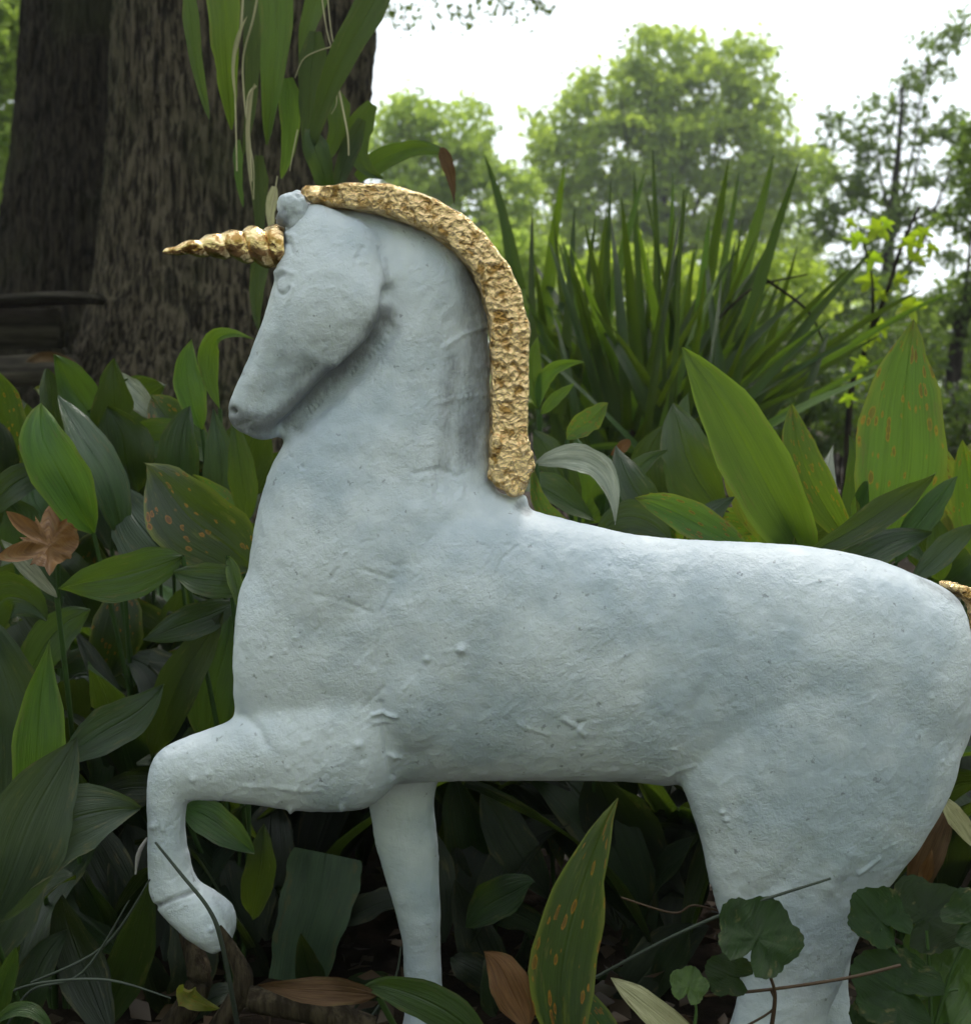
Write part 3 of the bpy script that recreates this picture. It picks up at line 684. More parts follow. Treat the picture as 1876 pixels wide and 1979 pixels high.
def crowd(spots, Y0, Y1, group, mats, L=(150, 230), W=(85, 130)):
    for px, py, lab in spots:
        Lv = []; a0 = random.uniform(-.5, .5)
        for k in range(5):
            a = a0 + (-1.25, -.6, 0, .65, 1.3)[k] + random.gauss(0, .15); l = random.uniform(*L); Yk = random.uniform(Y0, Y1); bx = px + random.gauss(0, 14); by = py + random.gauss(0, 14)
            tx = bx + math.sin(a) * l; ty = by - math.cos(a) * l * random.uniform(.75, 1.05)
            Lv.append(((bx, by, Yk), ((bx + tx) / 2 + math.sin(a) * 8, (by + ty) / 2 - 22 * abs(a), Yk - .01), (tx, ty, Yk + random.uniform(-.03, .01)), random.uniform(*W), random.choice(mats), dict(fold=random.uniform(.1, .4), twist=random.gauss(0, .4), wave=.06)))
        plant('broad-leaved plant ' + lab, Lv, group=group, stalk=False)
random.seed(23)
crowd(((40, 1050, 'in shade behind the oak leaf'), (150, 1190, 'behind the level light green leaf'), (60, 1330, 'in the dark gap left of the shoulder'), (210, 1330, 'in deep shade left of the chest'), (330, 1290, 'hidden under the drooping leaves by the chest'),
       (400, 1080, 'close left of the neck base'), (250, 1070, 'behind the rust-specked leaf'), (130, 930, 'behind the silvery upright leaf'), (290, 960, 'between the trunk foot and the muzzle'), (420, 940, 'just under the chin'), (20, 930, 'at the left edge below the planks'), (220, 860, 'against the foot of the big trunk')),
      .21, .36, 'dense broad-leaved plants filling the left bed', ('dark', 'dark', 'mid', 'gloss', 'dark', 'rustdark'))
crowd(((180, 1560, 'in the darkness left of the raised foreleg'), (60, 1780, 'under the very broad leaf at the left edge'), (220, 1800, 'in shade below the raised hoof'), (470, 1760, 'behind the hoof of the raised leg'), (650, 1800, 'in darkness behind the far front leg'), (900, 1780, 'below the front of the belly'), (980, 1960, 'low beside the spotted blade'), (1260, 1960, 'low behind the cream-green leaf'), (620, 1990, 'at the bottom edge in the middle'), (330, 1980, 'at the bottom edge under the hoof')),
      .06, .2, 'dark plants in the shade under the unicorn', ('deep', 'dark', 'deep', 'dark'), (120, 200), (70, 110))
crowd(((1300, 1080, 'behind the middle of the back'), (1480, 1100, 'behind the foot of the smooth tall leaf'), (1640, 1110, 'below the short narrow leaf'), (1800, 1120, 'just above the croup'), (1150, 1010, 'beside the silvery bent leaf')),
      .14, .26, 'dense broad-leaved plants behind the back', ('mid', 'dark', 'rust', 'mid', 'gloss'), (120, 190), (70, 105))
# filler plants of the bed, in rows behind and below the chosen ones
def filler(x, y, label, group, big=1.0, mats=('dark', 'dark', 'deep', 'mid'), n=None, hmax=.25):
    t = empty('broad_leaf_plant', label, 'plant', (x, y, 0), group); n = n or random.randint(5, 7); a0 = random.uniform(0, 6.28)
    for k in range(n):
        a = a0 + k * 2.4 + random.gauss(0, .25); L = random.uniform(.6, 1) * hmax * big; el = random.uniform(.7, 1.25)
        d = Vector((math.cos(a), math.sin(a), 0)); b = Vector((x, y, .0)) + d * .01 + Vector((0, 0, .03 * big))
        m = b + d * math.cos(el) * L * .55 + Vector((0, 0, math.sin(el) * L * .62)); tp = b + d * math.cos(el) * L * 1.2 + Vector((0, 0, math.sin(el) * L * random.uniform(.75, 1.05)))
        f = (Vector((0, 0, 1)) - d * .4 + Vector((0, -.3, 0))).normalized(); _lc[0] += 1
        lm = leaf_mesh(b, m, tp, random.uniform(.045, .065) * big, f, random.gauss(0, .3), .25, 'hosta', nu=7, nv=12, seed=_lc[0]); mt_ = M[random.choice(mats)]
        if any(-.075 < v.co.y < .07 and v.co.z > .07 and -.24 < v.co.x < .29 for v in lm.vertices): bpy.data.meshes.remove(lm); continue
        link_mesh('leaf', lm, mt_, t)
for (ya, yb, xa, xb, cnt) in ((.1, .3, -.36, .42, 22), (.3, .75, -.6, .65, 30)):
    for k in range(cnt):
        x = xa + (xb - xa) * (k + random.uniform(.1, .9)) / cnt; y = random.uniform(ya, yb)
        if x > .18 and y > .45: continue
        lx = x < 0
        filler(x, y, 'shaded broad-leaved plant in the bed %s' % ('between the left edge and the raised leg' if x < -.2 else 'at the foot of the big furrowed trunk' if lx and y > .4 else 'close behind the chest and front legs' if lx else 'close behind the belly' if x < .2 else 'behind the rump and hind leg'),
               'crowded plants of the bed, left half' if lx else 'crowded plants of the bed, right half', hmax=(.29 if y < .35 else .25) if lx else .21, n=random.randint(7, 10), mats=('dark', 'deep', 'mid', 'dark') if y > .2 else ('deep', 'deep', 'dark'))
for x, y, lab in ((-.30, .0, 'at the left edge level with the hooves'), (-.22, .07, 'right below the raised hoof'), (-.33, -.1, 'in the bottom left corner'), (-.15, .1, 'just left of the far front leg'), (-.02, .1, 'just right of the far front leg'), (.1, .12, 'midway between front and hind legs'), (-.27, -.22, 'nearest to the viewer at the lower left')):
    filler(x, y, 'low shadowed plant on the soil ' + lab, 'low plants on the soil round the hooves', hmax=.13, mats=('deep', 'deep', 'dark'))

# ================================================================== HANGING PLANT
def hanging():
    t = empty('hanging_plant', 'long strap leaves and dried strands hanging from above before the trunk', 'plant', tuple(at(560, -120, .42)))
    K = dict(prof='strap', stalk=False)
    L = [((362, -40, .42), (380, 110, .42), (404, 230, .42), 36, 'mid'), ((425, -90, .40), (438, 90, .40), (447, 250, .42), 74, 'bright'),
         ((525, -120, .38), (532, 80, .38), (515, 280, .4), 84, 'mid'), ((556, 150, .42), (560, 245, .42), (543, 345, .42), 52, 'bright'),
         ((780, -90, .36), (668, 100, .38), (598, 300, .4), 78, 'dark'), ((640, 170, .42), (650, 250, .42), (615, 320, .42), 56, 'mid'),
         ((720, 200, .44), (690, 290, .44), (740, 345, .44), 60, 'mid'), ((690, 345, .46), (780, 290, .46), (868, 300, .44), 52, 'mid'),
         ((850, 285, .44), (866, 320, .44), (878, 395, .44), 34, 'brown'), ((610, 60, .42), (600, 180, .42), (590, 300, .42), 60, 'dark'),
         ((480, -40, .46), (490, 120, .46), (470, 300, .46), 46, 'dark'), ((640, -60, .46), (600, 40, .46), (585, 150, .46), 50, 'mid'),
         ((500, 300, .44), (500, 400, .44), (505, 480, .44), 40, 'dark'), ((530, 360, .42), (524, 410, .42), (527, 460, .42), 26, 'straw'),
         ((600, 250, .4), (620, 330, .4), (640, 400, .42), 60, 'mid'), ((700, 230, .42), (660, 330, .42), (640, 380, .42), 44, 'dark'),
         ((460, 270, .42), (462, 340, .42), (470, 400, .42), 22, 'mid'), ((515, 470, .4), (495, 560, .4), (500, 640, .4), 40, 'dark')]
    for b, m, tp, wd, mt in L: pleaf(t, b, m, tp, wd, mt, prof='strap' if mt != 'brown' else 'lance', fold=.2)
    S = [((470, -20), (465, 60), (452, 120), (455, 200), (458, 330)), ((500, -20), (488, 40), (470, 110), (472, 190), (478, 240)), ((478, 200), (480, 260), (490, 320), (490, 385)),
         ((495, 165), (478, 195), (484, 290), (487, 350)), ((620, -20), (630, 50), (642, 98)), ((632, -20), (640, 60), (655, 130)), ((652, 160), (662, 210), (672, 260), (674, 300)),
         ((650, 160), (650, 200), (640, 220)), ((640, 90), (590, 110), (570, 150)), ((575, 250), (565, 300), (560, 330)), ((536, 340), (528, 390), (520, 430))]
    for k, s in enumerate(S):
        pts = [at(x, y, .395 + .01 * (k % 3)) for x, y in s]; r = .0012 if k in (0, 1, 3, 6) else .0007
        tube_obj('dried_strand', pts, [r * (1 - .5 * i / (len(pts) - 1)) for i in range(len(pts))], M['strawstem'], t, 5, 6)
    # dried pods / thicker withered strip
    pleaf(t, (492, 160, .39), (478, 260, .39), (489, 385, .39), 12, 'straw', prof='lance')
    pleaf(t, (478, 30, .39), (452, 110, .39), (458, 210, .39), 10, 'straw', prof='lance')
hanging()

# ================================================================== YUCCA
def yucca():
    Y = .95; t = empty('yucca', 'large yucca with many stiff sword-shaped blades behind the mane', 'plant', (at(1260, 860, Y).x, Y, 0))
    H = [(1000, 560, 936, 300, 22), (1020, 740, 962, 345, 20), (1040, 700, 1090, 320, 26), (1030, 760, 1028, 400, 18), (1080, 800, 1110, 400, 20), (1120, 830, 1245, 335, 28), (1170, 830, 1180, 350, 20),
         (1270, 830, 1262, 290, 24), (1280, 830, 1300, 330, 22), (1290, 830, 1328, 360, 18), (1320, 820, 1408, 305, 26), (1340, 820, 1428, 330, 22), (1360, 810, 1495, 300, 30), (1390, 830, 1545, 310, 26),
         (1300, 800, 1230, 430, 20), (1220, 820, 1130, 430, 22), (1240, 840, 1200, 380, 24), (1330, 820, 1370, 420, 26), (1410, 850, 1690, 480, 22), (1380, 860, 1780, 560, 20), (1400, 860, 1850, 560, 18),
         (1350, 850, 1640, 520, 22), (1250, 860, 1000, 620, 20), (1200, 860, 1010, 700, 20), (1290, 850, 1560, 560, 20), (1260, 820, 1225, 330, 20), (1150, 820, 1085, 460, 20), (1100, 830, 1150, 420, 18)]
    for k, (bx, by, tx, ty, wd) in enumerate(H):
        Yb = Y + random.uniform(-.12, .12); bend = random.gauss(0, 4)
        pleaf(t, (bx, by, Yb), ((bx + tx) / 2 + bend, (by + ty) / 2 - abs(tx - bx) * .07, Yb), (tx, ty, Yb + random.uniform(-.1, .1)), wd * 1.35, 'yuccal' if k % 3 == 2 or k in (1, 5, 12) else 'yucca', prof='grass', name='blade', fold=.35, twist=random.uniform(-.7, .7), nu=5, nv=12)
    for k in range(120):
        bx = random.gauss(1250, 85); by = random.uniform(820, 930); a = random.gauss(.12, .5); L = random.uniform(270, 500) * (1 - .25 * abs(a)); Yb = Y + random.uniform(-.2, .25)
        if k > 100: a = random.uniform(.7, 1.15); bx += 80
        tx = bx + math.sin(a) * L; ty = by - math.cos(a) * L
        if tx < 960 and ty < 700: continue
        pleaf(t, (bx, by, Yb), ((bx + tx) / 2 + random.gauss(0, 4), (by + ty) / 2 - abs(a) * 10, Yb), (tx, ty, Yb + random.uniform(-.15, .15)), random.uniform(20, 34), random.choice(('yucca', 'yucca', 'yucca', 'yuccal')), prof='grass', name='blade', fold=.35, twist=random.uniform(-1.0, 1.0), nu=5, nv=10)
    b = at(1425, 575, Y - .1)
    for s in (((1370, 640), (1450, 560), (1560, 530)), ((1480, 540), (1560, 600), (1590, 660))):
        tube_obj('dead_stalk', [at(x, y, Y - .05) for x, y in s], [.0022, .0018, .001], M['bark2'], t, 5, 5)
    # short woody stem
    tube_obj('stem', [Vector((t.location.x, Y, -.02)), Vector((t.location.x, Y, .2)), Vector((t.location.x + .02, Y, .36))], [.09, .085, .06], M['bark2'], t, 12, 6)
yucca()

# ================================================================== LOBED LEAVES
def lobed_mesh(c, radius, up, normal, lobes, cup=.15, rag=0.0, seed=0, stretch=1.0, n=72):
    rs = random.Random(seed); c = np.array(c, float); up = np.array(up, float); nrm = np.array(normal, float); nrm /= np.linalg.norm(nrm)
    up -= up.dot(nrm) * nrm; up /= np.linalg.norm(up); sd_ = np.cross(up, nrm); V = [c]; UV = [(0, 0)]
    rings = 6; ph = rs.uniform(0, 6.28)
    for q in range(1, rings + 1):
        for k in range(n):
            a = 2 * math.pi * k / n
            r = lobes(a) * (1 + rag * math.sin(a * 17 + ph)) ; f = q / rings; rr = radius * r * f
            z = cup * radius * (f * f) * (1 + .5 * math.sin(3 * a + ph)) + radius * f * (.06 * math.sin(5 * a + 4 * f + ph) + .07 * math.cos(2 * a + ph) + .015 * math.cos(14 * a - 6 * f))
            V.append(c + sd_ * math.sin(a) * rr + up * math.cos(a) * rr * stretch + nrm * z); UV.append((math.sin(a) * f * .9, .5 + math.cos(a) * f * .5))
    Fc = [(0, 1 + k, 1 + (k + 1) % n) for k in range(n)]; me = bpy.data.meshes.new('leaf')
    for q in range(rings - 1):
        for k in range(n):
            a = 1 + q * n + k; b = 1 + q * n + (k + 1) % n; Fc.append((a, a + n, b + n, b))
    me.from_pydata([tuple(v) for v in V], [], Fc); ul = me.uv_layers.new(name='UVMap')
    for lp in me.loops: ul.data[lp.index].uv = UV[lp.vertex_index]
    return me
def heart(a):      # round violet leaf with a notch where the stalk joins (a = pi)
    d = abs(((a + math.pi) % (2 * math.pi)) - 0) ; d = min(abs(a - math.pi), 1.0)
    return (.45 + .55 * min(1, d / .35)) * (1 + .06 * math.cos(a)) * (1 + .16 * abs(math.cos(a * 2.5)) - .1) * (1 + .05 * abs(math.sin(a * 13)))
def maple(a):
    r = 0
    for c0, l, w_ in ((0, 1.0, .42), (1.15, .85, .40), (-1.15, .85, .40), (2.2, .5, .4), (-2.2, .5, .4)):
        d = abs((a - c0 + math.pi) % (2 * math.pi) - math.pi); r = max(r, l * max(0, 1 - d / (w_ * 1.6)) ** .8)
    return max(.30, r)
def oak(a):
    r = .52 + .07 * math.sin(3 * a + 1)
    for c0, l, w_ in ((0, 1.15, .42), (.95, .95, .42), (-1.0, 1.25, .40), (2.0, .62, .4), (-2.1, .8, .38), (.5, .8, .16), (-.55, .75, .16), (1.45, .66, .15), (-1.5, .72, .14), (3.1, .6, .2)):
        d = abs((a - c0 + math.pi) % (2 * math.pi) - math.pi); r = max(r, l * max(0, 1 - d / (w_ * 1.5)) ** .85)
    return r
def lobed(parent, px, py, Y, rpx, rot, mat, fn, tilt=(0, 0), name='leaf', **k):
    c = at(px, py, Y); nrm = (CAM - c).normalized() + Vector((tilt[0], 0, tilt[1])); up = Vector((math.sin(rot), 0, math.cos(rot))); _lc[0] += 1
    return link_mesh(name, lobed_mesh(c, rpx * sc_at(Y), up, nrm, fn, seed=_lc[0], **k), M[mat], parent)

def violets():
    a = empty('round_leaf_weed', 'scalloped round-leaved weed in front of the hind leg', 'weed', tuple(at(1490, 1990, -.12)), 'round-leaved weeds at the bottom right')
    lobed(a, 1462, 1815, -.13, 80, .4, 'violet', heart, (.2, .5)); lobed(a, 1412, 1885, -.12, 46, -1.0, 'violet', heart, (-.3, .5))
    tube_obj('stalk', [at(1490, 1990, -.12), at(1497, 1920, -.125), at(1480, 1870, -.13)], [.0012, .001, .0008], M['redstem'], a)
    b = empty('round_leaf_weed', 'tiny single lime-green round leaf left of the hind leg', 'weed', tuple(at(1340, 1995, -.12)), 'round-leaved weeds at the bottom right')
    lobed(b, 1330, 1908, -.12, 37, .2, 'violetb', heart, (.1, .5)); tube_obj('stalk', [at(1340, 1995, -.12), at(1345, 1950, -.12), at(1335, 1925, -.12)], [.001, .0008, .0006], M['stem'], b)
    c = empty('round_leaf_weed', 'large clump of overlapping round scalloped leaves at the right bottom corner', 'weed', tuple(at(1800, 2010, -.1)), 'round-leaved weeds at the bottom right')
    for (x, y, r, ro, m_, tl) in ((1700, 1778, 60, -.5, 'violet', (.2, .5)), (1790, 1775, 82, .7, 'violet', (.2, .9)), (1850, 1880, 110, .3, 'violetb', (-.2, .5)), (1735, 1915, 85, -.8, 'violet', (.1, .6)), (1700, 1985, 60, .2, 'violet', (0, .4)), (1860, 1990, 90, 0, 'violetb', (0, .4)), (1880, 1780, 60, 1, 'violet', (0, .5))):
        lobed(c, x, y, -.10 + random.uniform(-.02, .02), r, ro, m_, heart, tl)
        tube_obj('stalk', [at(1800, 2010, -.1), at((x + 1800) / 2, (y + 2010) / 2 - 20, -.1), at(x, y + r * .3, -.1)], [.0012, .001, .0008], M['stem'], c)
violets()
def vine():
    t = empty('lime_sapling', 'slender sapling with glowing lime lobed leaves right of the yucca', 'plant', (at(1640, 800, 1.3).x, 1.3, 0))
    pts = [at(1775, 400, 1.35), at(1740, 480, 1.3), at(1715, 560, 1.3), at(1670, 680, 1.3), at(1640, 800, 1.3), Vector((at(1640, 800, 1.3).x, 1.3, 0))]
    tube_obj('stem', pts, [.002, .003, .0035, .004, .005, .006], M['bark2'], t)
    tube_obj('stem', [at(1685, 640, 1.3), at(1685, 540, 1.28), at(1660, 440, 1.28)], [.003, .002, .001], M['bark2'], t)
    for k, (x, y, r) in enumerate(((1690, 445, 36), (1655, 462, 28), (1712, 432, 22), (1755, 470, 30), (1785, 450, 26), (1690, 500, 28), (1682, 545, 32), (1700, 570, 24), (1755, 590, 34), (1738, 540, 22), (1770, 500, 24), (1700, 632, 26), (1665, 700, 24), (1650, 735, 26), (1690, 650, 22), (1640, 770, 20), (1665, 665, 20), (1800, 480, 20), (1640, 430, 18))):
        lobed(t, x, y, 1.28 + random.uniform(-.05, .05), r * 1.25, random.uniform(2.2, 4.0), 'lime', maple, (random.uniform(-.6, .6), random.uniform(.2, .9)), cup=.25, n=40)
vine()
o = lobed(None, 95, 1055, .03, 100, -1.1, 'orange', oak, (.5, .7), name='oak_leaf', cup=.14, stretch=.9, n=72)
tag(o, 'fallen orange-brown oak leaf resting on the plants at the left edge', 'dead leaf')
o = pleaf(None, (1020, 1990, -.06), (985, 1900, -.05), (935, 1840, -.04), 105, 'orange', name='dead_leaf', wave=.1); tag(o, 'dead orange-brown leaf on the soil left of the spotted blade', 'dead leaf')
o = pleaf(None, (355, 1905, -.03), (370, 1930, -.03), (420, 1950, -.05), 60, 'yellow', name='dead_leaf', wave=.15); tag(o, 'small crumpled yellow leaf on the soil below the raised hoof', 'dead leaf')
o = pleaf(None, (1885, 1640, .02), (1845, 1575, .02), (1815, 1540, .02), 50, 'straw', name='dead_leaf', wave=.1); tag(o, 'pale cream dead leaf behind the rump at the right edge', 'dead leaf')
o = pleaf(None, (1760, 1740, .03), (1800, 1640, .03), (1835, 1560, .04), 80, 'brown', name='dead_leaf', wave=.2, fold=.5); tag(o, 'curled brown dead leaf behind the hind leg at the right', 'dead leaf')
o = pleaf(None, (1770, 1720, .0), (1790, 1680, .0), (1800, 1640, .0), 34, 'orange', name='dead_leaf', wave=.2, fold=.5); tag(o, 'small orange dead leaf scrap near the round leaves on the right', 'dead leaf')
o = pleaf(None, (50, 700, 1.12), (100, 690, 1.1), (160, 712, 1.12), 26, 'brown', name='dead_leaf', wave=.2, fold=.4); tag(o, 'brown dead leaf lying on the plank at the left', 'dead leaf')
# brown dead sticks and straw
tw = tube_obj('dead_stick', [at(420, 1990, -.04), at(470, 1905, -.045), at(450, 1840, -.045), at(425, 1790, -.045)], [.006, .006, .004, .001], M['twig'], None, 9, 6); tag(tw, 'broken brown stick rising to the raised hoof', 'stick')
tw = tube_obj('dead_stick', [at(330, 1990, 0), at(385, 1900, 0), at(360, 1800, .01)], [.008, .008, .005], M['twig'], None, 9, 6); tag(tw, 'short thick reddish stick behind the raised hoof', 'stick')
tw = tube_obj('dead_stick', [at(480, 1930, -.08), at(600, 1950, -.08), at(720, 1990, -.08)], [.007, .008, .007], M['twig'], None, 9, 6); tag(tw, 'brown stick lying at the bottom centre', 'stick')
g = tube_obj('grass_stalk', [at(300, 1628, -.075), at(350, 1690, -.078), at(405, 1760, -.08), at(430, 1830, -.078), at(460, 1990, -.06)], [.0007, .001, .0012, .0013, .0016], M['greystem'], None); tag(g, 'thin dark stalk crossing in front of the raised leg', 'stalk')
g = tube_obj('grass_stalk', [at(1150, 1890, -.10), at(1300, 1810, -.11), at(1430, 1755, -.115), at(1605, 1698, -.12)], [.0009, .0009, .001, .0007], M['greystem'], None); tag(g, 'thin green stalk slanting across the hind leg', 'stalk')
g = tube_obj('grass_stalk', [at(1360, 1925, -.12), at(1495, 1912, -.12), at(1640, 1890, -.12), at(1740, 1866, -.12)], [.0009] * 4, M['redstem'], None); tag(g, 'reddish runner stem crossing the bottom of the hind leg', 'stalk')
g = tube_obj('grass_stalk', [at(1490, 1915, -.12), at(1495, 1950, -.12), at(1430, 1990, -.12)], [.0007] * 3, M['redstem'], None); tag(g, 'short curling tendril beside the hind leg at the bottom', 'stalk')
g = tube_obj('grass_stalk', [at(1200, 1735, .0), at(1300, 1765, .0), at(1340, 1750, 0), at(1400, 1765, 0)], [.0007] * 4, M['redstem'], None); tag(g, 'tangled brown runner behind the spotted blade', 'stalk')
for k, (s, lab) in enumerate((([(0, 1925), (80, 1900), (210, 1895), (330, 1930)], 'low green grass blade crossing the bottom left'), ([(10, 1990), (60, 1915), (160, 1880), (250, 1740)], 'arching green grass blade at the bottom left'), ([(60, 1900), (200, 1830), (290, 1700)], 'slanting grass blade left of the raised hoof'), ([(700, 1990), (760, 1900), (775, 1830)], 'dry grass blade against the far front leg'))):
    g = tube_obj('grass_stalk', [at(x, y, -.09 + .01 * k) for x, y in s], [.0008] * (len(s) - 1) + [.0004], M['greystem'], None); tag(g, lab, 'stalk')
g = tube_obj('grass_stalk', [at(285, 1620, -.02), at(268, 1650, -.02), at(262, 1690, -.02)], [.0008, .0014, .0005], M['web'], None); tag(g, 'wisp of grey fluff hanging from the raised leg', 'fluff')

# ================================================================== UNICORN
U = empty('unicorn_statue', 'white painted unicorn garden statue with gold horn and mane, front leg raised', 'statue', (at(1000, 1500, 0).x, 0, 0))
PX = sc_at(0)
def loft(secs, n=6, nu=28, power=2.0, egg=0.0):
    """secs: (x1,y1,x2,y2, half depth px, centre depth px): ellipses spanning the two silhouette points"""
    S = catmull([tuple(map(float, s)) for s in secs], n); V = []
    for s in S:
        Yc = s[5] * PX; a = np.array(at(s[0], s[1], Yc)); b = np.array(at(s[2], s[3], Yc)); c = (a + b) / 2; r = (a - b) / 2
        for k in range(nu):
            th = 2 * math.pi * k / nu; ct, st = math.cos(th), math.sin(th)
            ct = math.copysign(abs(ct) ** (2 / power), ct); st = math.copysign(abs(st) ** (2 / power), st)
            V.append(c + r * ct + np.array((0, s[4] * PX * st * (1 + egg * ct), 0)))
    Fc = grid_faces(nu, len(S), True); m_ = len(V)
    V.append(np.mean(V[:nu], 0)); V.append(np.mean(V[m_ - nu:m_], 0)); T = []
    for f in Fc: T += [(f[0], f[1], f[2]), (f[0], f[2], f[3])]
    for k in range(nu): T.append((m_, (k + 1) % nu, k)); T.append((m_ + 1, m_ - nu + k, m_ - nu + (k + 1) % nu))
    return np.array(V), np.array(T)
def ball(px, py, Ypx, rx, ry, rz, rot=0):
    bm = bmesh.new(); bmesh.ops.create_icosphere(bm, subdivisions=3, radius=1)
    c = at(px, py, Ypx * PX); V = np.array([tuple(v.co) for v in bm.verts]); Fc = np.array([[v.index for v in f.verts] for f in bm.faces]); bm.free()
    V = V * [rx * PX, rz * PX, ry * PX]; cr, sr = math.cos(rot), math.sin(rot)
    V = np.stack([V[:, 0] * cr + V[:, 2] * sr, V[:, 1], -V[:, 0] * sr + V[:, 2] * cr], 1) + np.array(c)
    return V, Fc
def unite(parts):
    V = []; T = []; o_ = 0
    for v, t in parts:
        v = np.asarray(v, float); vol = np.einsum('ij,ij->i', v[t[:, 0]] - v.mean(0), np.cross(v[t[:, 1]] - v.mean(0), v[t[:, 2]] - v.mean(0))).sum()
        if vol < 0: t = t[:, ::-1]
        V.append(v); T.append(t + o_); o_ += len(v)
    return np.concatenate(V), np.concatenate(T)
def remeshed(V, T, voxel, smooth, sub, fac=.5):
    me = mesh_np('tmp', V, T); o = bpy.data.objects.new('tmp', me); COL.objects.link(o)
    r = o.modifiers.new('r', 'REMESH'); r.mode = 'VOXEL'; r.voxel_size = voxel
    s = o.modifiers.new('s', 'SMOOTH'); s.factor = fac; s.iterations = smooth
    if sub: q = o.modifiers.new('q', 'SUBSURF'); q.levels = sub; q.render_levels = sub
    dg = bpy.context.evaluated_depsgraph_get(); out = bpy.data.meshes.new_from_object(o.evaluated_get(dg))
    bpy.data.objects.remove(o); bpy.data.meshes.remove(me); return out

torso = loft([(468, 1190, 470, 1340, 60, -10), (476, 1110, 466, 1400, 100, -10), (560, 1010, 520, 1460, 138, 0), (740, 950, 700, 1510, 160, 0), (900, 950, 880, 1505, 165, 0), (1080, 1000, 1060, 1504, 160, 0), (1250, 1037, 1230, 1509, 150, 0),
              (1400, 1047, 1360, 1520, 150, 0), (1560, 1057, 1500, 1530, 158, 0), (1690, 1080, 1640, 1560, 160, 0), (1790, 1118, 1750, 1530, 145, 0), (1845, 1150, 1830, 1480, 110, 0), (1862, 1210, 1864, 1420, 60, 0)], 6, 40, 2.15)
neck = loft([(600, 500, 600, 398, 40, 16), (655, 545, 690, 402, 54, 16), (710, 580, 790, 430, 58, 16), (745, 615, 880, 484, 60, 16), (725, 655, 932, 575, 62, 16), (680, 708, 946, 670, 68, 16), (632, 755, 948, 770, 78, 12),
             (575, 820, 946, 870, 98, 5), (525, 905, 960, 945, 116, 0), (497, 1000, 1020, 980, 134, 0), (480, 1100, 1060, 1080, 148, 0), (470, 1180, 1000, 1250, 140, 0)], 14, 72, 2.0, .42)
head = loft([(585, 392, 640, 400, 34, 2), (556, 430, 730, 450, 60, -6), (543, 480, 765, 530, 78, -16), (530, 535, 765, 595, 86, -26), (517, 590, 745, 645, 84, -32), (500, 640, 702, 692, 74, -32), (482, 690, 655, 728, 62, -30), (460, 738, 612, 772, 52, -26), (443, 776, 576, 814, 46, -22), (440, 800, 552, 840, 40, -18), (452, 828, 508, 850, 28, -14)], 14, 72, 2.05)
fore = loft([(800, 1180, 820, 1440, 50, -70), (700, 1270, 760, 1520, 88, -72), (620, 1310, 700, 1563, 92, -78), (540, 1345, 600, 1566, 82, -82), (470, 1380, 500, 1556, 66, -86), (400, 1408, 425, 1546, 54, -88), (350, 1428, 378, 1547, 47, -88), (310, 1450, 362, 1552, 44, -88), (286, 1490, 360, 1562, 42, -88), (283, 1560, 358, 1590, 38, -88),
             (286, 1620, 360, 1625, 35, -88), (287, 1680, 368, 1665, 34, -88), (290, 1725, 385, 1705, 37, -88), (308, 1760, 415, 1725, 42, -88), (335, 1788, 448, 1750, 46, -88), (368, 1815, 458, 1785, 46, -88), (412, 1842, 448, 1822, 34, -88)], 6, 28)
foref = loft([(690, 1350, 880, 1350, 60, 60), (700, 1470, 860, 1460, 56, 66), (712, 1560, 842, 1550, 50, 70), (735, 1669, 849, 1660, 44, 72), (765, 1769, 852, 1760, 38, 72), (776, 1820, 849, 1825, 35, 72), (778, 1880, 853, 1885, 35, 72), (782, 1940, 860, 1940, 37, 72), (770, 2010, 872, 2005, 42, 72), (755, 2075, 885, 2070, 46, 72)], 6, 26)
hindn = loft([(1420, 1180, 1850, 1190, 60, -60), (1340, 1340, 1866, 1320, 96, -66), (1312, 1480, 1862, 1440, 98, -72), (1330, 1560, 1830, 1545, 88, -76), (1352, 1630, 1782, 1628, 76, -78), (1368, 1700, 1728, 1700, 64, -80), (1386, 1765, 1675, 1780, 55, -80), (1412, 1840, 1643, 1850, 48, -80), (1428, 1900, 1622, 1905, 45, -80), (1415, 1965, 1598, 1960, 46, -80), (1390, 2030, 1592, 2025, 50, -80), (1370, 2075, 1600, 2070, 54, -80)], 6, 30)
hindf = loft([(1440, 1200, 1840, 1200, 60, 60), (1400, 1400, 1830, 1400, 70, 66), (1420, 1540, 1790, 1560, 66, 70), (1440, 1660, 1740, 1680, 56, 72), (1450, 1780, 1660, 1800, 48, 72), (1480, 1880, 1640, 1890, 42, 72), (1500, 1960, 1645, 1960, 42, 72), (1500, 2075, 1665, 2060, 48, 72)], 5, 26)
extra = [ball(650, 1440, -95, 120, 95, 70, .2), ball(610, 1180, -60, 120, 170, 85), ball(668, 585, -72, 74, 72, 40, .3), ball(800, 1320, -60, 130, 150, 112, 0), ball(1620, 1300, -66, 210, 200, 90),
         ball(455, 800, -26, 16, 18, 28), ball(1000, 968, 0, 24, 20, 20)]
V_, T_ = unite([torso, neck, head, fore, foref, hindn, hindf] + extra)
bme = remeshed(V_, T_, .0022, 11, 1, .5)
nV = len(bme.vertices); B = np.zeros(nV * 3, dtype=np.float32); bme.vertices.foreach_get('co', B); B = B.reshape(-1, 3).astype(float)
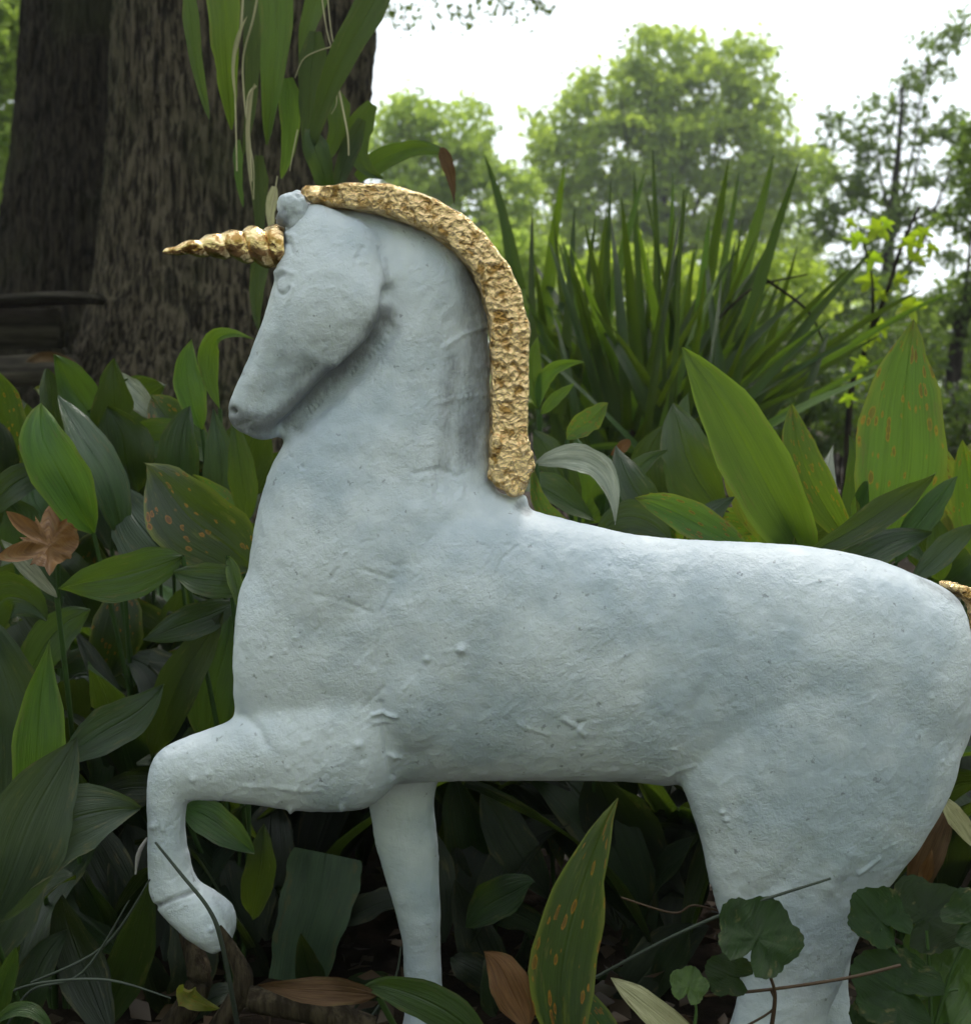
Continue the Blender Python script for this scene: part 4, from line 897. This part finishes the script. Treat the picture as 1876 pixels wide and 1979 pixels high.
# relax the remeshed surface along the throat crease
_x, _y = proj(B); _p = np.array([(765, 520), (758, 640), (700, 715), (630, 785), (560, 840)], float); _d = np.full(nV, 1e9)
for _a, _b in zip(_p[:-1], _p[1:]):
    _v = _b - _a; _t = np.clip(((_x - _a[0]) * _v[0] + (_y - _a[1]) * _v[1]) / (_v ** 2).sum(), 0, 1); _d = np.minimum(_d, np.hypot(_x - _a[0] - _t * _v[0], _y - _a[1] - _t * _v[1]))
_w = np.clip((55 - _d) / 20, 0, 1) * (B[:, 1] < 0)
_E = np.zeros(len(bme.edges) * 2, dtype=np.int32); bme.edges.foreach_get('vertices', _E); _E = _E.reshape(-1, 2); _E = _E[(_w[_E] > 0).any(1)]
_cnt = np.bincount(_E.ravel(), minlength=nV).astype(float); _cnt[_cnt == 0] = 1
for _ in range(22):
    _S = np.stack([np.bincount(_E[:, 0], B[_E[:, 1], k], nV) + np.bincount(_E[:, 1], B[_E[:, 0], k], nV) for k in range(3)], 1) / _cnt[:, None]
    _m = _w > 0; B[_m] += (_S[_m] - B[_m]) * (.6 * _w[_m])[:, None]
bme.vertices.foreach_set('co', B.astype(np.float32).ravel()); bme.update()
Nn = np.zeros(nV * 3, dtype=np.float32); bme.vertices.foreach_get('normal', Nn); Nn = Nn.reshape(-1, 3)
qx, qy = proj(B); front = np.clip(-Nn[:, 1] * 2.5 + .3, 0, 1)
front = front * (Nn[:, 1] < .12)
disp = .0007 * fbm(B, 38, 3, 5) + .00022 * fbm(B, 190, 3, 8)
def stroke(pts, wd, h, ends=True):
    global disp
    pts = np.array(pts, float); best = np.full(nV, 1e9)
    x0, y0 = pts.min(0) - 4 * wd; x1, y1 = pts.max(0) + 4 * wd
    sel = np.where((qx > x0) & (qx < x1) & (qy > y0) & (qy < y1))[0]
    if len(sel) == 0: return
    X = qx[sel]; Yy = qy[sel]; bb = np.full(len(sel), 1e9)
    for a, b in zip(pts[:-1], pts[1:]):
        d = b - a; L = (d ** 2).sum() + 1e-9; t = np.clip(((X - a[0]) * d[0] + (Yy - a[1]) * d[1]) / L, 0, 1)
        bb = np.minimum(bb, np.hypot(X - a[0] - t * d[0], Yy - a[1] - t * d[1]))
    disp[sel] += h * np.exp(-(bb / wd) ** 2) * front[sel]
def blob(x, y, r, h): stroke([(x, y), (x + .1, y)], r, h)
mm = .001
# jaw line, cheek, eye, nostril, mouth
stroke([(752, 560), (742, 620), (715, 665), (675, 700), (630, 745), (585, 792), (545, 832)], 11, -5.5 * mm)
stroke([(756, 640), (724, 690), (672, 738), (622, 786), (578, 828)], 16, -2.5 * mm)
stroke([(748, 600), (728, 640), (690, 672), (650, 700)], 12, 1.6 * mm)
stroke([(560, 690), (590, 684), (640, 700)], 14, .6 * mm); stroke([(548, 700), (540, 735), (510, 780)], 16, -1.6 * mm); stroke([(520, 640), (508, 690), (485, 740)], 12, 1.2 * mm)
th = [k * math.pi / 7 for k in range(13)]
stroke([(545 + 15 * math.cos(a + .4), 550 + 18 * math.sin(a + .4)) for a in th[:11]], 3.4, -1.7 * mm); blob(545, 550, 7, .2 * mm)
stroke([(528, 528), (545, 520), (565, 528)], 4.5, 1.0 * mm); stroke([(552, 590), (560, 575), (566, 555)], 5, .7 * mm)
stroke([(545, 468), (560, 470), (566, 488)], 4, -1.0 * mm); stroke([(552, 450), (566, 456)], 5, 1.2 * mm)
blob(449, 795, 7, -5.0 * mm); stroke([(462, 822), (500, 808)], 4, -.5 * mm); stroke([(478, 835), (490, 812)], 3, .8 * mm)
stroke([(690, 420), (700, 460), (720, 500), (738, 540)], 14, .8 * mm); stroke([(735, 480), (746, 540)], 6, -.9 * mm)
# neck hollow, creases by the mane and shoulder
stroke([(905, 620), (908, 720), (898, 830), (880, 900)], 40, -3.5 * mm); stroke([(780, 660), (770, 760), (760, 860)], 40, 1.2 * mm)
stroke([(945, 630), (900, 645), (860, 670)], 4, .9 * mm); stroke([(940, 762), (880, 770), (840, 780)], 4, .6 * mm); stroke([(700, 480), (690, 500)], 5, -.8 * mm)
stroke([(800, 915), (850, 905), (890, 920)], 5, -1.0 * mm); stroke([(845, 905), (850, 945)], 4, -1.1 * mm); stroke([(885, 905), (895, 940), (890, 960)], 5, .9 * mm); stroke([(830, 925), (835, 960)], 5, .8 * mm)
# shoulder, elbow, flank and hind leg hollows
stroke([(760, 1500), (748, 1440), (740, 1390), (735, 1360)], 6, -1.8 * mm); stroke([(470, 1385), (500, 1410), (512, 1440)], 9, -1.6 * mm)
stroke([(1310, 1515), (1318, 1440), (1340, 1370), (1370, 1320)], 14, -1.2 * mm); stroke([(1305, 1490), (1290, 1500), (1340, 1480)], 4, .9 * mm)
stroke([(720, 1382), (740, 1378), (766, 1386)], 3.2, 2.2 * mm); stroke([(722, 1397), (748, 1396)], 3, 1.4 * mm); stroke([(700, 1370), (740, 1330)], 4, -.7 * mm)
blob(892, 1256, 9, 2.6 * mm); blob(824, 1274, 6, 1.4 * mm); blob(372, 1506, 6, 1.9 * mm); blob(692, 1440, 7, 2 * mm); blob(760, 1465, 6, 1.7 * mm); stroke([(752, 1460), (775, 1466)], 3, 1.2 * mm)
blob(660, 1562, 5, 2 * mm); blob(562, 1565, 5, 2.2 * mm); blob(403, 1496, 5, 1.2 * mm); blob(296, 1598, 6, 1.6 * mm); blob(315, 1604, 4, 1.4 * mm); blob(1395, 1570, 5, 1.6 * mm); blob(1402, 1585, 4, 1.6 * mm)
blob(408, 1796, 5, 1.6 * mm); blob(700, 1470, 5, -1 * mm); blob(1118, 1396, 4, -1.2 * mm); stroke([(1090, 1390), (1105, 1400), (1130, 1420)], 4, 1.1 * mm); stroke([(1110, 1410), (1128, 1395)], 3, -1 * mm)
stroke([(756, 1145), (738, 1180), (735, 1220), (722, 1290)], 2.6, -.9 * mm); stroke([(650, 1100), (640, 1120)], 3, -1 * mm); stroke([(610, 1150), (660, 1160), (720, 1185)], 3, -.6 * mm); stroke([(700, 1100), (760, 1120)], 3, -.7 * mm)
stroke([(1000, 1055), (970, 1080), (960, 1110)], 3, -.8 * mm); blob(985, 1052, 4, -1 * mm); blob(561, 882, 3.5, -1.2 * mm); blob(583, 902, 4, -1.2 * mm); blob(572, 1232, 3.5, 1.2 * mm)
stroke([(1200, 1040), (1230, 1052), (1300, 1062)], 6, -.6 * mm); stroke([(1450, 1740), (1520, 1700), (1560, 1640)], 18, -1.4 * mm); stroke([(1600, 1720), (1640, 1650)], 16, 1.5 * mm); stroke([(1660, 1690), (1700, 1660)], 3, 1.2 * mm)
stroke([(302, 1752), (340, 1735), (375, 1722)], 5, -1.8 * mm); stroke([(470, 1520), (550, 1525), (620, 1530)], 5, .6 * mm); stroke([(1000, 1400), (1060, 1420)], 3, .5 * mm)
rr_ = random.Random(5)
for k in range(520):     # fine wrinkles and lumps of the hand-laid skin
    zone = rr_.choice(((560, 1000, 1050, 1500), (470, 700, 1400, 1560), (560, 950, 420, 760), (780, 950, 640, 940), (1080, 1320, 1330, 1500), (1330, 1760, 1500, 1760), (300, 460, 1440, 1780), (600, 1000, 1040, 1300), (1000, 1860, 1050, 1500)))
    x = rr_.uniform(zone[0], zone[1]); y = rr_.uniform(zone[2], zone[3]); a = rr_.gauss(-.7, .5); L = rr_.uniform(3, 22); b_ = rr_.gauss(0, .35)
    p = [(x, y), (x + math.cos(a) * L, y + math.sin(a) * L), (x + math.cos(a) * L + math.cos(a + b_) * L, y + math.sin(a) * L + math.sin(a + b_) * L)]
    stroke(p, rr_.uniform(2.0, 3.6), rr_.choice((-1, 1)) * rr_.uniform(.10, .38) * mm)
for k in range(70):
    blob(rr_.uniform(480, 1840), rr_.uniform(1060, 1500), rr_.uniform(2.2, 4), rr_.uniform(.4, 1.1) * mm)
B += Nn * disp[:, None]
bme.vertices.foreach_set('co', B.astype(np.float32).ravel()); bme.update()
# grey primer on the muzzle; shade painted under the jaw and beside the mane
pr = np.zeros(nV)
def primer_shade(pts, wd, v):
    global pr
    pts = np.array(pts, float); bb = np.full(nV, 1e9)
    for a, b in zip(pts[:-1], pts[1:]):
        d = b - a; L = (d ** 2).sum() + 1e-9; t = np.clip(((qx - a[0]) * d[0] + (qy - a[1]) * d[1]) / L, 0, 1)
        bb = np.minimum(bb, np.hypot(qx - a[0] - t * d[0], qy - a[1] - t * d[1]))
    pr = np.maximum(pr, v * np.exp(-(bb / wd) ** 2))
primer_shade([(444, 802), (500, 822), (555, 812)], 26, .98); primer_shade([(550, 806), (622, 742), (702, 674), (744, 605)], 24, 1.15); primer_shade([(446, 792), (447, 795)], 7, 1.5)  # primer on the muzzle; jaw and nostril shade painted in
primer_shade([(905, 540), (928, 620), (928, 700), (918, 800), (905, 880)], 36, .78); primer_shade([(880, 700), (865, 800), (860, 890)], 32, .55); primer_shade([(560, 735), (600, 705)], 22, .5); primer_shade([(745, 500), (748, 580)], 10, .5); primer_shade([(560, 540), (700, 640)], 60, .18); primer_shade([(1005, 975), (1020, 985)], 14, .8)  # shade beside the mane painted into the coat colour
primer_shade([(1780, 1120), (1850, 1160)], 16, .55); primer_shade([(305, 1752), (345, 1735), (380, 1720)], 6, .8); primer_shade([(420, 1740), (450, 1800)], 16, .45); primer_shade([(545, 555), (560, 556)], 8, .25)
primer_shade([(1200, 1360), (1000, 1300)], 60, .12); primer_shade([(560, 1380), (640, 1400)], 60, .14); primer_shade([(545, 1540), (700, 1560)], 20, .2)
pa = bme.attributes.new('primer_shade', 'FLOAT', 'POINT'); pa.data.foreach_set('value', pr.astype(np.float32))
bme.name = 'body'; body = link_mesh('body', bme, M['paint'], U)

def finish(me, name, mat, amp, scale, seed=0, parent=U, fine=.5):
    n_ = len(me.vertices); C = np.zeros(n_ * 3, dtype=np.float32); me.vertices.foreach_get('co', C); C = C.reshape(-1, 3).astype(float)
    Nm = np.zeros(n_ * 3, dtype=np.float32); me.vertices.foreach_get('normal', Nm); Nm = Nm.reshape(-1, 3)
    C += Nm * (amp * fbm(C, scale, 3, seed, .6))[:, None]; me.vertices.foreach_set('co', C.astype(np.float32).ravel()); me.update()
    return link_mesh(name, me, mat, parent)
# mane: a thick crumpled strip along the crest, with a second ridge at its outer edge
mane = loft([(582, 384, 610, 396, 20, -2), (592, 364, 640, 402, 30, -4), (650, 357, 680, 407, 34, -6), (720, 355, 735, 416, 36, -8), (780, 364, 785, 434, 37, -8), (840, 386, 826, 452, 38, -8), (895, 420, 872, 482, 38, -8), (945, 468, 906, 524, 38, -8), (985, 530, 928, 570, 38, -8), (1010, 590, 940, 614, 38, -8),
              (1020, 650, 945, 660, 37, -8), (1022, 720, 947, 722, 36, -8), (1020, 790, 947, 792, 35, -8), (1018, 850, 946, 858, 36, -8), (1022, 900, 944, 905, 36, -8), (1018, 930, 965, 936, 30, -8), (1010, 956, 990, 955, 14, -8)], 6, 24, 3.6)
ridge = loft([(620, 358, 625, 366, 16, -30), (760, 358, 756, 374, 12, -34), (880, 404, 868, 418, 11, -34), (975, 500, 960, 510, 11, -34), (1018, 600, 1003, 606, 11, -34), (1024, 700, 1010, 700, 10, -34), (1022, 800, 1008, 800, 10, -34), (1024, 860, 1006, 862, 12, -34), (1026, 920, 1004, 922, 12, -30)], 6, 12)
ex = [ball(1008, 870, -30, 16, 26, 20), ball(1012, 925, -28, 14, 14, 18), ball(975, 930, -30, 24, 18, 14), ball(606, 380, -26, 16, 14, 14), ball(1015, 640, -30, 10, 24, 14), ball(992, 948, -26, 16, 14, 16), ball(1026, 900, -26, 9, 14, 12), ball(1022, 880, -34, 8, 10, 12), ball(948, 918, -30, 10, 12, 8), ball(955, 640, -40, 9, 30, 8), ball(960, 860, -38, 12, 26, 10)]
V_, T_ = unite([mane, ridge] + ex); finish(remeshed(V_, T_, .0011, 3, 0), 'mane', M['gold'], .0009, 90, 4)
# horn
def horn():
    a = np.array(at(552, 480, -.006)); b = np.array(at(316, 487, -.012)); ax = (b - a); L = np.linalg.norm(ax); ax /= L
    u = np.cross(ax, (0, 1, 0)); u /= np.linalg.norm(u); v = np.cross(ax, u); V = []; nu, nv = 72, 190
    for i in range(nv):
        s = i / (nv - 1); r0 = (42 * (1 - s) ** .8 + 2.0) * PX
        bow = (-9 * math.sin(math.pi * s)) * PX
        for k in range(nu):
            th = 2 * math.pi * k / nu; ph = th * 1 - s * 2 * math.pi * 5.6
            gr = .80 + .24 * (abs(math.cos(ph / 2)) ** .9)
            V.append(a + ax * s * L + np.array((0, 0, -bow)) + (u * math.cos(th) + v * math.sin(th)) * r0 * gr)
    V.append(b + ax * .0008); Fc = grid_faces(nu, nv, True); T = []
    for f in Fc: T += [(f[0], f[1], f[2]), (f[0], f[2], f[3])]
    for k in range(nu): T.append((len(V) - 1, (nv - 1) * nu + k, (nv - 1) * nu + (k + 1) % nu))
    me = mesh_np('horn', V, T); finish(me, 'horn', M['goldh'], .0007, 120, 9)
horn()
# ears: short thick forward-folded cups
def ear(dy, name='ear'):
    V_, T_ = unite([loft([(556, 446, 604, 424, 16, dy), (542, 424, 600, 402, 24, dy), (537, 404, 594, 382, 25, dy), (541, 386, 586, 372, 20, dy), (552, 375, 574, 370, 9, dy)], 5, 16), ball(549, 424, dy - 8, 15, 15, 14)])
    me = remeshed(V_, T_, .0011, 3, 0); n_ = len(me.vertices); C = np.zeros(n_ * 3, dtype=np.float32); me.vertices.foreach_get('co', C); C = C.reshape(-1, 3).astype(float); X, Yy = proj(C)
    pa = me.attributes.new('primer_shade', 'FLOAT', 'POINT'); pa.data.foreach_set('value', (.5 + 1.0 * np.exp(-((X - 545) / 12) ** 2 - ((Yy - 424) / 14) ** 2) - .5 * np.exp(-((X - 565) / 22) ** 2 - ((Yy - 390) / 20) ** 2)).astype(np.float32))  # greyer at the lower front of the ear, whiter near its top
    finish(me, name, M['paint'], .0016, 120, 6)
ear(-34); ear(34)
# tail: gold, from the croup down behind the rump
V_, T_ = unite([loft([(1815, 1122, 1822, 1134, 12, 0), (1850, 1128, 1840, 1148, 22, 0), (1885, 1140, 1866, 1165, 28, 0), (1915, 1175, 1876, 1190, 32, 0), (1928, 1260, 1878, 1262, 32, 0), (1925, 1360, 1880, 1360, 30, 0), (1915, 1460, 1882, 1455, 24, 0), (1900, 1540, 1886, 1535, 10, 0)], 6, 20)])
finish(remeshed(V_, T_, .0013, 2, 0), 'tail', M['gold'], .0012, 200, 12)

# ================================================================== HAZE
hb = bmesh.new(); bmesh.ops.create_cube(hb, size=1); bmesh.ops.scale(hb, vec=(150, 180, 16), verts=hb.verts); bmesh.ops.translate(hb, vec=(0, 40, 6.8), verts=hb.verts)
hm = bpy.data.meshes.new('haze'); hb.to_mesh(hm); hb.free()
hs = NT('haze_air'); pv = hs.n('VolumePrincipled'); pv.inputs['Color'].default_value = (.9, .95, 1, 1); pv.inputs['Density'].default_value = .0035; pv.inputs['Anisotropy'].default_value = .3
hs.l(pv.outputs[0], hs.out.inputs[1]); ho = link_mesh('haze', hm, hs.m, None, False); ho['kind'] = 'stuff'
